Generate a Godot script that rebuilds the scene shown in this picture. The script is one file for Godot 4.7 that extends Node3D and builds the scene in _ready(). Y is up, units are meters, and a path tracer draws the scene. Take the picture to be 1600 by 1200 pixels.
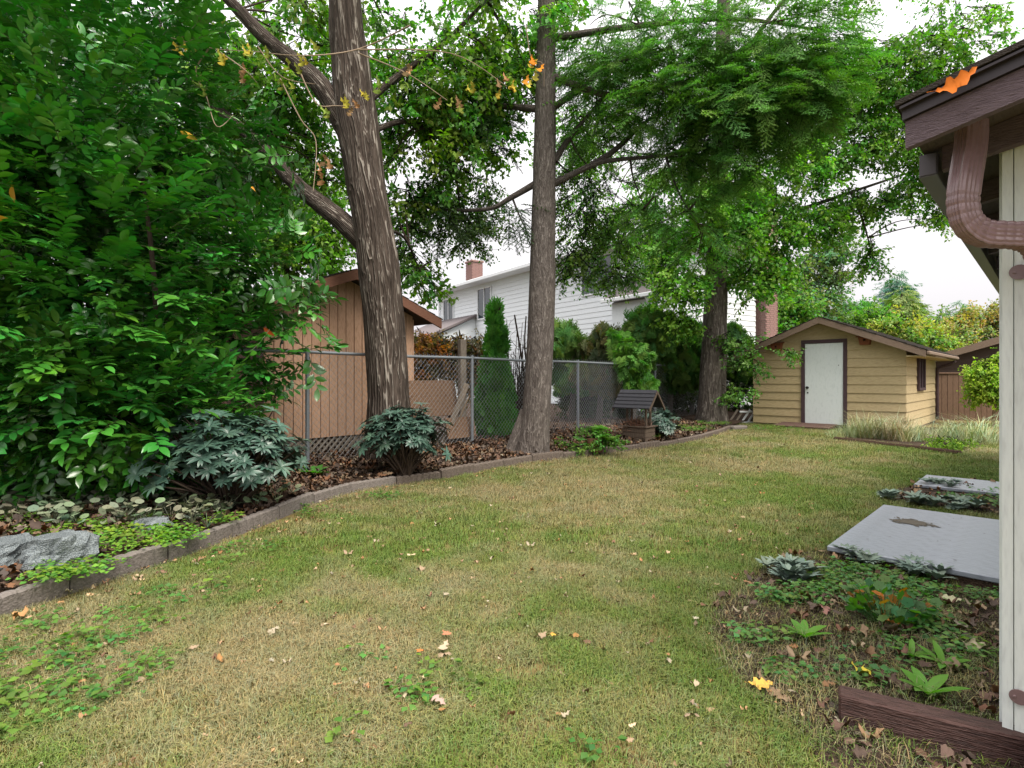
extends Node3D
# A back garden under an overcast sky. Units are metres; the eye stands at the origin, 1.25 m up.
const F := 880.0
const CX := 800.0
const HY := 590.0
const EYE := 1.25
const U := Vector3(0.695, 0, -0.719)   # along the house, the fence and the shed side
const V := Vector3(0.719, 0, 0.695)    # across, towards the house
const UP := Vector3.UP
const BED := 0.15
const DENS := 1.5

var M := {}
var rng := RandomNumberGenerator.new()
var taken := {}
var edge_pts := []      # lawn edging, x and depth

func P(x: float, y: float, d: float) -> Vector3:
	return Vector3((x - CX) / F * d, EYE + (HY - y) / F * d, -d)

func G(x: float, y: float, gy := 0.0) -> Vector3:
	var d := (EYE - gy) * F / (y - HY)
	return Vector3((x - CX) / F * d, gy, -d)

# ------------------------------------------------------------------ mesh building
class MB:
	var v := PackedVector3Array()
	var n := PackedVector3Array()
	var t := PackedVector2Array()
	var c := PackedColorArray()
	var i := PackedInt32Array()
	var col := Color.WHITE

	func pt(p: Vector3, nn: Vector3, uv := Vector2.ZERO) -> int:
		v.append(p); n.append(nn); t.append(uv); c.append(col)
		return v.size() - 1

	func three(a: int, b: int, d: int) -> void:      # keeps Godot's clockwise front on the side of the normals
		if (v[d] - v[a]).cross(v[b] - v[a]).dot(n[a] + n[b] + n[d]) < 0.0:
			i.append_array([a, d, b])
		else:
			i.append_array([a, b, d])

	func face(pts: Array, inside: Vector3) -> void:
		var mid := Vector3.ZERO
		for p in pts:
			mid += p
		mid /= pts.size()
		var nn: Vector3 = (pts[2] - pts[0]).cross(pts[1] - pts[0]).normalized()
		if nn.dot(mid - inside) < 0.0:
			nn = -nn
		var k := []
		for p in pts:
			k.append(pt(p, nn, Vector2(p.x + p.z, p.y)))
		for j in range(1, pts.size() - 1):
			three(k[0], k[j], k[j + 1])

	func hexa(p: Array) -> void:                      # 0-3 one loop, 4-7 the loop above it
		var mid := Vector3.ZERO
		for q in p:
			mid += q
		mid /= 8.0
		for f in [[0, 1, 2, 3], [4, 5, 6, 7], [0, 1, 5, 4], [1, 2, 6, 5], [2, 3, 7, 6], [3, 0, 4, 7]]:
			face([p[f[0]], p[f[1]], p[f[2]], p[f[3]]], mid)

	func box(at: Vector3, size: Vector3, b := Basis.IDENTITY, bev := 0.0) -> void:
		var h := size / 2.0
		if bev <= 0.0:
			var p := []
			for y in [-1, 1]:
				for q in [[-1, -1], [1, -1], [1, 1], [-1, 1]]:
					p.append(at + b * Vector3(q[0] * h.x, y * h.y, q[1] * h.z))
			hexa(p)
			return
		var w := func(s: Vector3, k: int) -> Vector3:
			var q := Vector3(s.x * (h.x - bev), s.y * (h.y - bev), s.z * (h.z - bev))
			q[k] = s[k] * h[k]
			return at + b * q
		for k in 3:
			var a := (k + 1) % 3
			var e := (k + 2) % 3
			for s in [-1, 1]:
				var c4 := []
				for q in [[-1, -1], [1, -1], [1, 1], [-1, 1]]:
					var g := Vector3.ZERO
					g[k] = s; g[a] = q[0]; g[e] = q[1]
					c4.append(w.call(g, k))
				face(c4, at)
				for r in [-1, 1]:                       # chamfers between faces k and a
					var g0 := Vector3.ZERO
					g0[k] = s; g0[a] = r; g0[e] = -1
					var g1 := g0
					g1[e] = 1
					face([w.call(g0, k), w.call(g1, k), w.call(g1, a), w.call(g0, a)], at)
		for x in [-1, 1]:
			for y in [-1, 1]:
				for z in [-1, 1]:
					var g := Vector3(x, y, z)
					face([w.call(g, 0), w.call(g, 1), w.call(g, 2)], at)

	func tube(pts: Array, rad: Array, sides := 8, rep := 1.0, vs := 1.0, wob := 0.0, nz: FastNoiseLite = null) -> void:
		var first := v.size()
		var up: Vector3 = (pts[1] - pts[0]).normalized()
		var x := up.cross(Vector3(0.31, 0.2, 0.93)).normalized()
		var along := 0.0
		for j in pts.size():
			var d: Vector3 = pts[mini(j + 1, pts.size() - 1)] - pts[maxi(j - 1, 0)]
			d = d.normalized()
			x = (x - d * x.dot(d)).normalized()
			var y := d.cross(x)
			if j > 0:
				along += (pts[j] - pts[j - 1]).length()
			for k in sides + 1:
				var a := TAU * (k % sides) / sides
				var o := x * cos(a) + y * sin(a)
				var r: float = rad[j]
				if nz:
					var q: Vector3 = pts[j] + o * r
					r *= 1.0 + wob * nz.get_noise_3d(q.x * 3.0, q.y * 1.0, q.z * 3.0)
				pt(pts[j] + o * r, o, Vector2(rep * k / sides, along * vs))
		for j in pts.size() - 1:
			for k in sides:
				var a := first + j * (sides + 1) + k
				var b := a + 1
				three(a, a + sides + 1, b + sides + 1)
				three(a, b + sides + 1, b)
		for e in [0, pts.size() - 1]:
			var d2: Vector3 = (pts[0] - pts[1]) if e == 0 else (pts[e] - pts[e - 1])
			var m := pt(pts[e], d2.normalized(), Vector2(0, 0))
			for k in sides:
				var q: int = first + e * (sides + 1) + k
				i.append_array([m, q, q + 1] if e == 0 else [m, q + 1, q])

	func leaf(base: Vector3, dir: Vector3, up: Vector3, l: float, w: float, fold: float, droop: float, rows := 4) -> void:
		dir = dir.normalized()
		var side := dir.cross(up).normalized()
		up = side.cross(dir).normalized()
		var last := [-1, -1, -1]
		for r in rows + 1:
			var s := float(r) / rows
			var p := base + dir * (l * s) - up * (droop * l * s * s)
			var hw := w * 0.5 * pow(sin(PI * clampf(s * 0.96 + 0.02, 0.0, 1.0)), 0.75)
			if r == rows:
				hw = 0.0
			var nn := (up + dir * (2.0 * droop * s)).normalized()
			var k := [pt(p - side * hw + up * (fold * hw), (nn + side * fold).normalized()), pt(p, nn), pt(p + side * hw + up * (fold * hw), (nn - side * fold).normalized())]
			if r > 0:
				for q in 2:
					three(last[q], k[q], k[q + 1])
					three(last[q], k[q + 1], last[q + 1])
			last = k

	func leaf4(base: Vector3, dir: Vector3, up: Vector3, l: float, w: float, fold := 0.3) -> void:
		dir = dir.normalized()
		var side := dir.cross(up).normalized()
		up = side.cross(dir).normalized()
		var a := base
		var m := base + dir * (l * 0.45)
		var e := base + dir * l - up * (l * 0.15)
		var x := m - side * (w * 0.5) + up * (fold * w * 0.5)
		var y := m + side * (w * 0.5) + up * (fold * w * 0.5)
		var k := [pt(a, up), pt(m, up), pt(e, up), pt(x, (up + side * fold).normalized()), pt(y, (up - side * fold).normalized())]
		three(k[0], k[3], k[1]); three(k[3], k[2], k[1]); three(k[0], k[1], k[4]); three(k[1], k[2], k[4])

	func oak(base: Vector3, dir: Vector3, up: Vector3, l: float, curl: float, wave: float) -> void:
		dir = dir.normalized()
		var side := dir.cross(up).normalized()
		up = side.cross(dir).normalized()
		var prof := [[0.0, 0.012], [0.14, 0.03], [0.22, 0.15], [0.29, 0.08], [0.36, 0.11], [0.43, 0.27], [0.51, 0.24], [0.55, 0.11], [0.63, 0.16], [0.72, 0.3], [0.79, 0.22], [0.83, 0.12], [0.92, 0.17], [1.0, 0.0]]
		var last := []
		for r in prof.size():
			var s: float = prof[r][0]
			var hw: float = prof[r][1] * l
			var lift := sin(s * 9.0) * wave * l
			var mid := base + dir * (l * s) + up * (curl * l * (s - 0.5) * (s - 0.5) * 2.0)
			var k := []
			for q in [-1.0, 0.0, 1.0]:
				var rise: float = (curl * 1.3 * hw * hw / l + lift * q) * absf(q)
				k.append(pt(mid + side * (hw * q) + up * rise, (up - side * (q * curl * 1.5)).normalized()))
			if last:
				for q in 2:
					three(last[q], k[q], k[q + 1])
					three(last[q], k[q + 1], last[q + 1])
			last = k

	func add(o: MB, x: Transform3D, tint := Color.WHITE) -> void:
		var f := v.size()
		for k in o.v.size():
			v.append(x * o.v[k]); n.append((x.basis * o.n[k]).normalized()); t.append(o.t[k]); c.append(o.c[k] * tint)
		for k in o.i:
			i.append(k + f)

	func mesh() -> ArrayMesh:
		var a := []
		a.resize(Mesh.ARRAY_MAX)
		a[Mesh.ARRAY_VERTEX] = v; a[Mesh.ARRAY_NORMAL] = n; a[Mesh.ARRAY_TEX_UV] = t; a[Mesh.ARRAY_COLOR] = c; a[Mesh.ARRAY_INDEX] = i
		var m := ArrayMesh.new()
		m.add_surface_from_arrays(Mesh.PRIMITIVE_TRIANGLES, a)
		return m

# ------------------------------------------------------------------ objects
func numbered(s: String) -> String:
	var k: int = taken.get(s, 0)
	taken[s] = k + 1
	return s if k == 0 else "%s_%03d" % [s, k]

func tag(o: Node, label: String, category := "", group := "", kind := "") -> Node:
	if label: o.set_meta("label", label)
	if category: o.set_meta("category", category)
	if group: o.set_meta("group", group)
	if kind: o.set_meta("kind", kind)
	return o

func thing(called: String, label: String, category: String, at := Vector3.ZERO, group := "") -> Node3D:
	var o := Node3D.new()
	o.name = numbered(called)
	add_child(o)
	o.position = at
	tag(o, label, category, group)
	return o

func part(called: String, m, mt: Material, parent: Node = self, x := Transform3D.IDENTITY, kind := "") -> MeshInstance3D:
	var o := MeshInstance3D.new()
	o.mesh = m.mesh() if m is MB else m
	o.material_override = mt
	o.transform = x
	if parent == self:
		o.name = numbered(called)
		add_child(o)
	else:
		var k := 0
		while parent.has_node(called if k == 0 else "%s_%03d" % [called, k]):
			k = int(parent.get_meta("n_" + called, k)) + 1
			parent.set_meta("n_" + called, k)
		o.name = called if k == 0 else "%s_%03d" % [called, k]
		parent.add_child(o)
	if kind: o.set_meta("kind", kind)
	return o

func many(called: String, m: Mesh, mt: Material, xf: Array, cols: Array, parent: Node = self) -> MultiMeshInstance3D:
	var mm := MultiMesh.new()
	mm.transform_format = MultiMesh.TRANSFORM_3D
	mm.use_colors = true
	mm.mesh = m
	mm.instance_count = xf.size()
	for k in xf.size():
		mm.set_instance_transform(k, xf[k])
		mm.set_instance_color(k, cols[k])
	var o := MultiMeshInstance3D.new()
	o.multimesh = mm
	o.material_override = mt
	o.name = numbered(called) if parent == self else called
	o.set_meta("kind", "stuff")
	parent.add_child(o, true)
	return o

func frame(a: Vector3, up := UP) -> Basis:             # x along a
	a = a.normalized()
	var z := a.cross(up).normalized()
	return Basis(a, z.cross(a), z)

func rv(s := 1.0) -> Vector3:
	return Vector3(rng.randf_range(-s, s), rng.randf_range(-s, s), rng.randf_range(-s, s))

func ball() -> Vector3:
	var p := rv()
	while p.length_squared() > 1.0:
		p = rv()
	return p

func vary(c: Color, by: float, hue := 0.0) -> Color:
	var f := 1.0 + rng.randf_range(-by, by)
	var h := rng.randf_range(-hue, hue)
	return Color(c.r * f * (1.0 + h * 1.5), c.g * f, c.b * f * (1.0 - h))

# ------------------------------------------------------------------ materials
func ntex(sd: int, freq: float, ramp: Array, type := FastNoiseLite.TYPE_SIMPLEX_SMOOTH, oct := 4, size := 512) -> NoiseTexture2D:
	var t := NoiseTexture2D.new()
	var z := FastNoiseLite.new()
	z.seed = sd; z.frequency = freq; z.noise_type = type; z.fractal_octaves = oct
	t.noise = z; t.width = size; t.height = size; t.seamless = true
	if ramp:
		var g := Gradient.new()
		var o := PackedFloat32Array()
		var c := PackedColorArray()
		for k in ramp.size():
			o.append(float(k) / (ramp.size() - 1)); c.append(ramp[k])
		g.offsets = o; g.colors = c
		t.color_ramp = g
	return t

func hx(s: String) -> Color:
	return Color.html(s)

func plain(col: Color, rough := 0.8, metal := 0.0, spec := 0.5) -> StandardMaterial3D:
	var m := StandardMaterial3D.new()
	m.albedo_color = col; m.roughness = rough; m.metallic = metal; m.metallic_specular = spec
	return m

func noisy(sd: int, ramp: Array, scale: Vector3, freq := 0.02, rough := 0.85, relief := 0.0, world := false, oct := 5) -> StandardMaterial3D:
	var m := StandardMaterial3D.new()
	m.albedo_texture = ntex(sd, freq, ramp, FastNoiseLite.TYPE_SIMPLEX_SMOOTH, oct)
	m.uv1_triplanar = true
	m.uv1_world_triplanar = world
	m.uv1_scale = scale
	m.roughness = rough
	m.metallic_specular = 0.35
	if relief > 0.0:
		m.heightmap_enabled = true
		m.heightmap_texture = ntex(sd + 7, freq * 1.6, [], FastNoiseLite.TYPE_SIMPLEX_SMOOTH, oct)
		m.heightmap_scale = relief
	return m

func foliage(rough: float, back: Color, spec := 0.4) -> StandardMaterial3D:
	var m := StandardMaterial3D.new()
	m.vertex_color_use_as_albedo = true
	m.roughness = rough
	m.metallic_specular = spec
	m.cull_mode = BaseMaterial3D.CULL_DISABLED
	if back.g > 0.0:
		m.backlight_enabled = true
		m.backlight = back
	return m

func bark(sd: int, dark: Color, mid: Color, light: Color, across: float, stretch: float, share: float, relief: float) -> StandardMaterial3D:
	var w := 384
	var h := 1024
	var a := FastNoiseLite.new()
	a.seed = sd; a.frequency = 1.0; a.noise_type = FastNoiseLite.TYPE_SIMPLEX_SMOOTH; a.fractal_type = FastNoiseLite.FRACTAL_NONE
	var b := FastNoiseLite.new()
	b.seed = sd + 3; b.frequency = 1.0; b.fractal_octaves = 3
	var im := Image.create(w, h, false, Image.FORMAT_RGB8)
	var hm := Image.create(w, h, false, Image.FORMAT_RGB8)
	for y in h:
		for x in w:
			var an := TAU * x / w
			var vy := float(y) / h
			var cx := cos(an) * across
			var cz := sin(an) * across
			var k := b.get_noise_3d(cx * 0.5, vy * stretch * 1.6, cz * 0.5)
			var r := 1.0 - absf(a.get_noise_3d(cx + k * 0.8, vy * stretch, cz + k * 0.8)) * 2.2
			var fine := b.get_noise_3d(cx * 3.1, vy * stretch * 6.0 + 40.0, cz * 3.1)
			var f := clampf(0.45 + 0.5 * k + 0.6 * fine, 0.0, 1.0)
			var col := dark.lerp(mid, f)
			var top := smoothstep(share, share + 0.14, r + fine * 0.1) * clampf(0.7 + k * 1.3, 0.0, 1.0)
			col = col.lerp(light, top * (0.7 + 0.3 * f))
			im.set_pixel(x, y, col)
			var hh := clampf(0.25 + 0.55 * r + 0.25 * fine, 0.0, 1.0)
			hm.set_pixel(x, y, Color(hh, hh, hh))
	var m := StandardMaterial3D.new()
	m.albedo_texture = ImageTexture.create_from_image(im)
	m.heightmap_enabled = true
	m.heightmap_texture = ImageTexture.create_from_image(hm)
	m.heightmap_scale = relief
	m.roughness = 0.9
	m.metallic_specular = 0.25
	return m

func make_materials() -> void:
	M.lawn = noisy(11, [hx("433926"), hx("635637"), hx("796840"), hx("53512c")], Vector3.ONE * 0.7, 0.03, 0.95, 1.0, true)
	M.mulch = noisy(12, [hx("201712"), hx("35261d"), hx("4c3a2a"), hx("281e17")], Vector3.ONE * 1.4, 0.04, 0.95, 2.0, true)
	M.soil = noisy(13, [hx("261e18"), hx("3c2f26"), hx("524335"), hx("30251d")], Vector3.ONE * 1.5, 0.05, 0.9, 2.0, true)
	M.far = noisy(14, [hx("393f24"), hx("545732"), hx("45482b")], Vector3.ONE * 0.1, 0.03, 0.95, 0.0, true)
	M.edging = noisy(15, [hx("4d4845"), hx("66605b"), hx("77706b"), hx("575048")], Vector3.ONE * 2.2, 0.03, 0.9, 0.5, true)
	M.edging_brown = noisy(16, [hx("3f3834"), hx("584f47"), hx("6a6059"), hx("463f3a")], Vector3.ONE * 2.2, 0.03, 0.9, 0.5, true)
	M.slab = noisy(17, [hx("62676f"), hx("80868f"), hx("9197a0"), hx("737982")], Vector3(0.9, 0.9, 6.0), 0.02, 0.36, 0.12)
	M.slab.metallic_specular = 0.6
	M.rock = noisy(18, [hx("2f363c"), hx("545d62"), hx("949b9b"), hx("3f474a"), hx("717a79")], Vector3.ONE * 3.2, 0.04, 0.85, 1.6, true)
	M.galv = noisy(19, [hx("70777e"), hx("8c9298"), hx("7e848b")], Vector3.ONE * 3.0, 0.03, 0.45, 0.0, true)
	M.galv.metallic = 0.55
	M.wire = plain(hx("8d9397"), 0.45, 0.4)
	M.tan_board = noisy(20, [hx("8c6e58"), hx("ae8c72"), hx("ba9880"), hx("9f7e67")], Vector3(5, 0.7, 5), 0.02, 0.85, 0.0)
	M.tan_trim = noisy(21, [hx("604034"), hx("795747"), hx("6f4d3f")], Vector3(0.7, 5, 5), 0.02, 0.8, 0.1)
	M.shingle = noisy(22, [hx("221e1c"), hx("342f2b"), hx("3e3a34")], Vector3.ONE * 4.0, 0.05, 0.95, 0.4, true)
	M.roof_grey = noisy(23, [hx("565152"), hx("6f6869"), hx("7e7878")], Vector3.ONE * 1.2, 0.06, 0.95, 0.3, true)
	M.shed = noisy(24, [hx("8b7c5f"), hx("ad9b77"), hx("b9a884"), hx("9d8d6c")], Vector3(0.5, 5, 5), 0.022, 0.8, 0.12)
	M.shed_trim = noisy(25, [hx("625146"), hx("7d6c5e"), hx("6f5f52")], Vector3(0.6, 6, 6), 0.02, 0.8, 0.1)
	M.frame_brown = noisy(26, [hx("3c2f34"), hx("4f3f43"), hx("453539")], Vector3(4, 0.8, 4), 0.02, 0.7)
	M.door = noisy(27, [hx("ced7d8"), hx("dbe3e4"), hx("d5dddf")], Vector3(1.5, 0.6, 1.5), 0.015, 0.55)
	M.dark_metal = plain(hx("2a2624"), 0.4, 0.7)
	M.glass = plain(hx("303c42"), 0.06, 0.0, 0.9)
	M.white_trim = noisy(28, [hx("dfe3e6"), hx("eceff1")], Vector3.ONE, 0.03, 0.55, 0.0, true)
	M.siding = noisy(29, [hx("d9e0e5"), hx("e8edf0"), hx("e0e7eb")], Vector3.ONE * 0.6, 0.03, 0.6, 0.0, true)
	M.brick = noisy(30, [hx("65453e"), hx("866560"), hx("a48983"), hx("745751")], Vector3.ONE * 2.0, 0.05, 0.9, 0.2, true)
	M.mortar = plain(hx("948c84"), 0.95)
	M.grey_wood = noisy(31, [hx("544c44"), hx("736a60"), hx("867d71"), hx("615850")], Vector3(5, 0.7, 5), 0.025, 0.9, 0.2)
	M.brown_fence = noisy(32, [hx("47372c"), hx("644f40"), hx("725c4c"), hx("513f32")], Vector3(5, 0.5, 5), 0.025, 0.9, 0.2)
	M.brown_panel = noisy(33, [hx("533e31"), hx("705845"), hx("614b3b")], Vector3.ONE * 1.4, 0.02, 0.85)
	M.dark_siding = noisy(34, [hx("3d322f"), hx("524541"), hx("473a37")], Vector3(0.5, 5, 5), 0.02, 0.85)
	M.birdhouse = noisy(35, [hx("613928"), hx("804f37"), hx("6f432f")], Vector3.ONE * 4.0, 0.03, 0.8)
	M.step_wood = noisy(36, [hx("4c3b35"), hx("665149"), hx("59453d")], Vector3(0.8, 5, 5), 0.02, 0.75, 0.2)
	M.timber = noisy(37, [hx("2a1c1a"), hx("45302b"), hx("563e38"), hx("362522")], Vector3(0.6, 9, 9), 0.022, 0.5, 0.8)
	M.fascia = noisy(38, [hx("4c4046"), hx("65585e"), hx("5a4e53")], Vector3(1.2, 12, 12), 0.025, 0.75, 0.35)
	M.drip = plain(hx("352f32"), 0.45, 0.3)
	M.pipe = noisy(39, [hx("6b5456"), hx("806769"), hx("755d5f")], Vector3.ONE * 3.0, 0.02, 0.32, 0.0, true)
	M.pipe.metallic_specular = 0.6
	M.wall_cream = noisy(40, [hx("c4c8c5"), hx("d3d8d5"), hx("d9deda"), hx("cdd1ce")], Vector3(3, 0.5, 3), 0.03, 0.7, 0.06)
	M.soffit = noisy(41, [hx("433c3a"), hx("58504b"), hx("4d4541")], Vector3(6, 1, 1), 0.02, 0.9, 0.1)
	M.gutter = plain(hx("514d4f"), 0.35, 0.5)
	M.well_wood = noisy(42, [hx("433830"), hx("5c4f44"), hx("6c6055")], Vector3(4, 0.8, 4), 0.025, 0.9, 0.15)
	M.well_roof = noisy(43, [hx("262629"), hx("35353a"), hx("3e3e43")], Vector3(0.8, 5, 5), 0.03, 0.7, 0.15)
	M.terracotta = noisy(44, [hx("553c2f"), hx("71513e"), hx("614636")], Vector3.ONE * 3.0, 0.03, 0.85, 0.1)
	M.bark_oak = bark(51, hx("352e29"), hx("5a5049"), hx("938c83"), 4.6, 5.4, 0.67, 2.8)
	M.bark_fir = bark(52, hx("4f4844"), hx("756e69"), hx("8d8680"), 8.0, 19.0, 0.7, 1.6)
	M.bark_maple = bark(53, hx("413b37"), hx("6f6862"), hx("908982"), 7.0, 11.0, 0.68, 1.8)
	M.twig = noisy(54, [hx("28201c"), hx("433830"), hx("342b26")], Vector3.ONE * 5.0, 0.03, 0.9, 0.0, true)
	M.pale_twig = noisy(55, [hx("6f6050"), hx("8c7b68"), hx("796956")], Vector3.ONE * 5.0, 0.03, 0.9, 0.0, true)
	M.laurel = foliage(0.26, Color(0.3, 0.45, 0.1), 0.6)
	M.rhodo = foliage(0.34, Color(0.12, 0.16, 0.12), 0.5)
	M.leaf = foliage(0.5, Color(0.8, 1.0, 0.3), 0.4)
	M.needle = foliage(0.6, Color(0.7, 0.9, 0.35), 0.3)
	M.grass = foliage(0.65, Color(0.5, 0.55, 0.25), 0.25)
	M.dead = foliage(0.8, Color(0.35, 0.3, 0.15), 0.25)
	M.felt = foliage(0.95, Color(0.1, 0.12, 0.1), 0.15)

# ------------------------------------------------------------------ the plants' pieces
var S := {}

func sprig(leaves: int, length: float, l: float, w: float, col: Color, rows := 4) -> MB:
	var m := MB.new()
	m.col = Color(0.06, 0.09, 0.03)
	m.tube([Vector3.ZERO, Vector3(length * 0.55, 0.01, 0), Vector3(length, -0.01, 0)], [0.004, 0.003, 0.0015], 4)
	for k in leaves:
		m.col = vary(col, 0.25, 0.08)
		var s := float(k + 1) / leaves
		var a := (1.0 if k % 2 else -1.0) * rng.randf_range(0.7, 1.25) * (1.0 - 0.75 * float(k == leaves - 1))
		var d := Vector3(cos(a), rng.randf_range(-0.1, 0.3), sin(a))
		m.leaf(Vector3(length * s, 0, 0), d, UP + rv(0.3), l * rng.randf_range(0.75, 1.1), w * rng.randf_range(0.85, 1.1), 0.22, rng.randf_range(0.1, 0.4), rows)
	return m

func leaf_cluster(count: int, r: float, l: float, w: float, hang := 0.5) -> MB:
	var m := MB.new()
	m.col = Color(0.05, 0.04, 0.03)
	var twigs := []
	for k in 5:
		var e := Vector3(rng.randf_range(0.5, 1.0), rng.randf_range(-0.7, 0.35), rng.randf_range(-0.7, 0.7)).normalized() * r * rng.randf_range(0.8, 1.3)
		m.tube([Vector3(-r * 0.5, 0.02, 0), e * 0.45 + rv(0.03), e], [0.006, 0.004, 0.002], 3)
		twigs.append(e)
	for k in count:
		var e: Vector3 = twigs[k % 5]
		var p := Vector3(-r * 0.5, 0, 0).lerp(e, rng.randf_range(0.25, 1.05)) + rv(r * 0.12)
		var d := rv() + e.normalized() * 0.5 + Vector3(0, -hang, 0)
		m.col = vary(Color.WHITE, 0.28, 0.12)
		m.leaf4(p, d, UP + rv(0.9), l * rng.randf_range(0.7, 1.15), w * rng.randf_range(0.8, 1.15))
	return m

func fir_spray(len_: float, side: float, needle: float) -> MB:
	var m := MB.new()
	m.col = Color(0.08, 0.06, 0.045)
	m.tube([Vector3.ZERO, Vector3(len_ * 0.5, 0.01, 0), Vector3(len_, -0.05, 0)], [0.007, 0.004, 0.002], 3)
	var twigs := [[Vector3(len_ * 0.3, 0, 0), Vector3(len_, -0.05, 0)]]
	for k in 13:
		var s := (k + 1.0) / 14.0
		var b := Vector3(len_ * s, 0.01 - 0.05 * s * s, 0)
		var ln := side * (1.0 - 0.65 * s) * rng.randf_range(0.75, 1.1)
		var a := 0.9 * (1.0 if k % 2 else -1.0)
		twigs.append([b, b + Vector3(cos(a), rng.randf_range(-0.35, 0.05), sin(a)) * ln])
	for tw in twigs:
		var a: Vector3 = tw[0]
		var b: Vector3 = tw[1]
		var d := (b - a).normalized()
		var cnt := int((b - a).length() / 0.0055)
		for k in cnt:
			var p := a.lerp(b, float(k) / cnt)
			var q := d * 0.7 + rv(1.0) * Vector3(1, 0.5, 1)
			q = q.normalized() * needle * rng.randf_range(0.8, 1.2)
			m.col = vary(Color.WHITE, 0.2, 0.06)
			if k > cnt * 0.75:
				m.col = m.col * Color(1.25, 1.3, 1.1)
			var w := q.cross(UP + rv(0.4)).normalized() * 0.0048
			var nn := (UP + rv(0.4)).normalized()
			m.three(m.pt(p - w, nn), m.pt(p + q, nn), m.pt(p + w, nn))
	return m

func cedar_fan(r: float) -> MB:
	var m := MB.new()
	for k in 11:
		var a := lerpf(-1.2, 1.2, k / 10.0)
		var d := Vector3(sin(a) * 0.8, cos(a), rng.randf_range(-0.18, 0.18))
		var ln := r * (1.0 - 0.3 * absf(a)) * rng.randf_range(0.75, 1.1)
		for j in 6:
			var s := 0.25 + 0.75 * j / 5.0
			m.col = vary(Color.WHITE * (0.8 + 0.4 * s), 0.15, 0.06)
			var sd := (1.0 if j % 2 else -1.0) * 0.55
			var e := d.rotated(Vector3(0, 0, 1), sd)
			m.leaf4(d * (ln * s * 0.9), e + rv(0.15), Vector3(0, 0.2, 1) + rv(0.4), r * 0.38, r * 0.13, 0.2)
	return m

func rosette(count: int, l: float, w: float, tilt: float, fold: float, col: Color, rows := 4) -> Array:
	var out := []
	for k in count:
		var a := TAU * k / count + rng.randf_range(-0.25, 0.25)
		var t := tilt + rng.randf_range(-0.25, 0.25)
		var d := Vector3(cos(a), t, sin(a))
		out.append([d, l * rng.randf_range(0.75, 1.1), w * rng.randf_range(0.85, 1.1), fold, vary(col, 0.2, 0.05), rng.randf_range(0.15, 0.45)])
	return out

func rosette_mesh(spec: Array, rows := 4) -> MB:
	var m := MB.new()
	for s in spec:
		m.col = s[4]
		m.leaf(Vector3.ZERO, s[0], UP, s[1], s[2], s[3], s[5], rows)
	return m

func tuft(blades: int, r: float, h: float, lean: float, wid := 0.0035) -> MB:
	var m := MB.new()
	for k in blades:
		var p := Vector3(rng.randf_range(-r, r), 0, rng.randf_range(-r, r))
		var d := Vector3(rng.randf_range(-1, 1), 0, rng.randf_range(-1, 1)) * lean
		var ht := h * rng.randf_range(0.5, 1.2)
		var b := p + d * ht * 0.35 + UP * ht * 0.65
		var e := p + d * ht * 1.1 + UP * ht * rng.randf_range(0.55, 1.0)
		var w := (d.cross(UP) + rv(0.3)).normalized() * wid * 0.5
		w.y = 0
		m.col = vary(Color.WHITE, 0.3, 0.15)
		var nn := (UP + d * 0.4 + rv(0.3)).normalized()
		var k0 := m.pt(p - w, nn); var k1 := m.pt(p + w, nn); var k2 := m.pt(b - w * 0.8, nn); var k3 := m.pt(b + w * 0.8, nn); var k4 := m.pt(e, nn)
		m.three(k0, k2, k1); m.three(k1, k2, k3); m.three(k2, k4, k3)
	return m

func make_pieces() -> void:
	S.laurel = []
	for k in 4: S.laurel.append(sprig(9, 0.32, 0.14, 0.064, Color(0.052, 0.2, 0.024)))
	S.cluster = []
	for k in 4: S.cluster.append(leaf_cluster(42, 0.37, 0.1, 0.06).mesh())
	S.small = []
	for k in 3: S.small.append(leaf_cluster(46, 0.29, 0.06, 0.036, 0.7).mesh())
	S.fir = []
	for k in 3: S.fir.append(fir_spray(0.55, 0.22, 0.034).mesh())
	S.far = []
	for k in 3: S.far.append(far_spray().mesh())
	S.cedar = []
	for k in 3: S.cedar.append(cedar_fan(0.21).mesh())
	S.rhodo = []
	for k in 4: S.rhodo.append(rosette(11, 0.105, 0.03, 0.4, 0.2, Color(0.052, 0.1, 0.072)))
	S.rhodo_mesh = []
	for k in 4: S.rhodo_mesh.append(rosette_mesh(S.rhodo[k]).mesh())
	S.tuft = []
	for k in 4: S.tuft.append(tuft(30, 0.07, 0.042, 0.9, 0.003).mesh())
	S.straw = []
	for k in 3: S.straw.append(tuft(26, 0.08, 0.045, 1.3, 0.0026).mesh())
	S.oak = []
	for k in 5:
		var m := MB.new()
		m.oak(Vector3(-0.5, 0, 0), Vector3(1, 0, 0), UP, 1.0, [0.15, 0.5, -0.3, 0.35, 0.8][k], [0.05, 0.12, 0.08, 0.2, 0.15][k])
		S.oak.append(m.mesh())

func far_spray() -> MB:
	var m := MB.new()
	for k in 70:
		var s := rng.randf()
		var w := 0.34 * (1.0 - 0.7 * s)
		var p := Vector3(s, rng.randf_range(-0.06, 0.04), rng.randf_range(-w, w))
		m.col = vary(Color.WHITE, 0.25, 0.08)
		m.leaf4(p, Vector3(1, rng.randf_range(-0.3, 0.2), p.z * 2.5) + rv(0.4), UP + rv(0.5), 0.17, 0.045)
	return m

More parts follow.
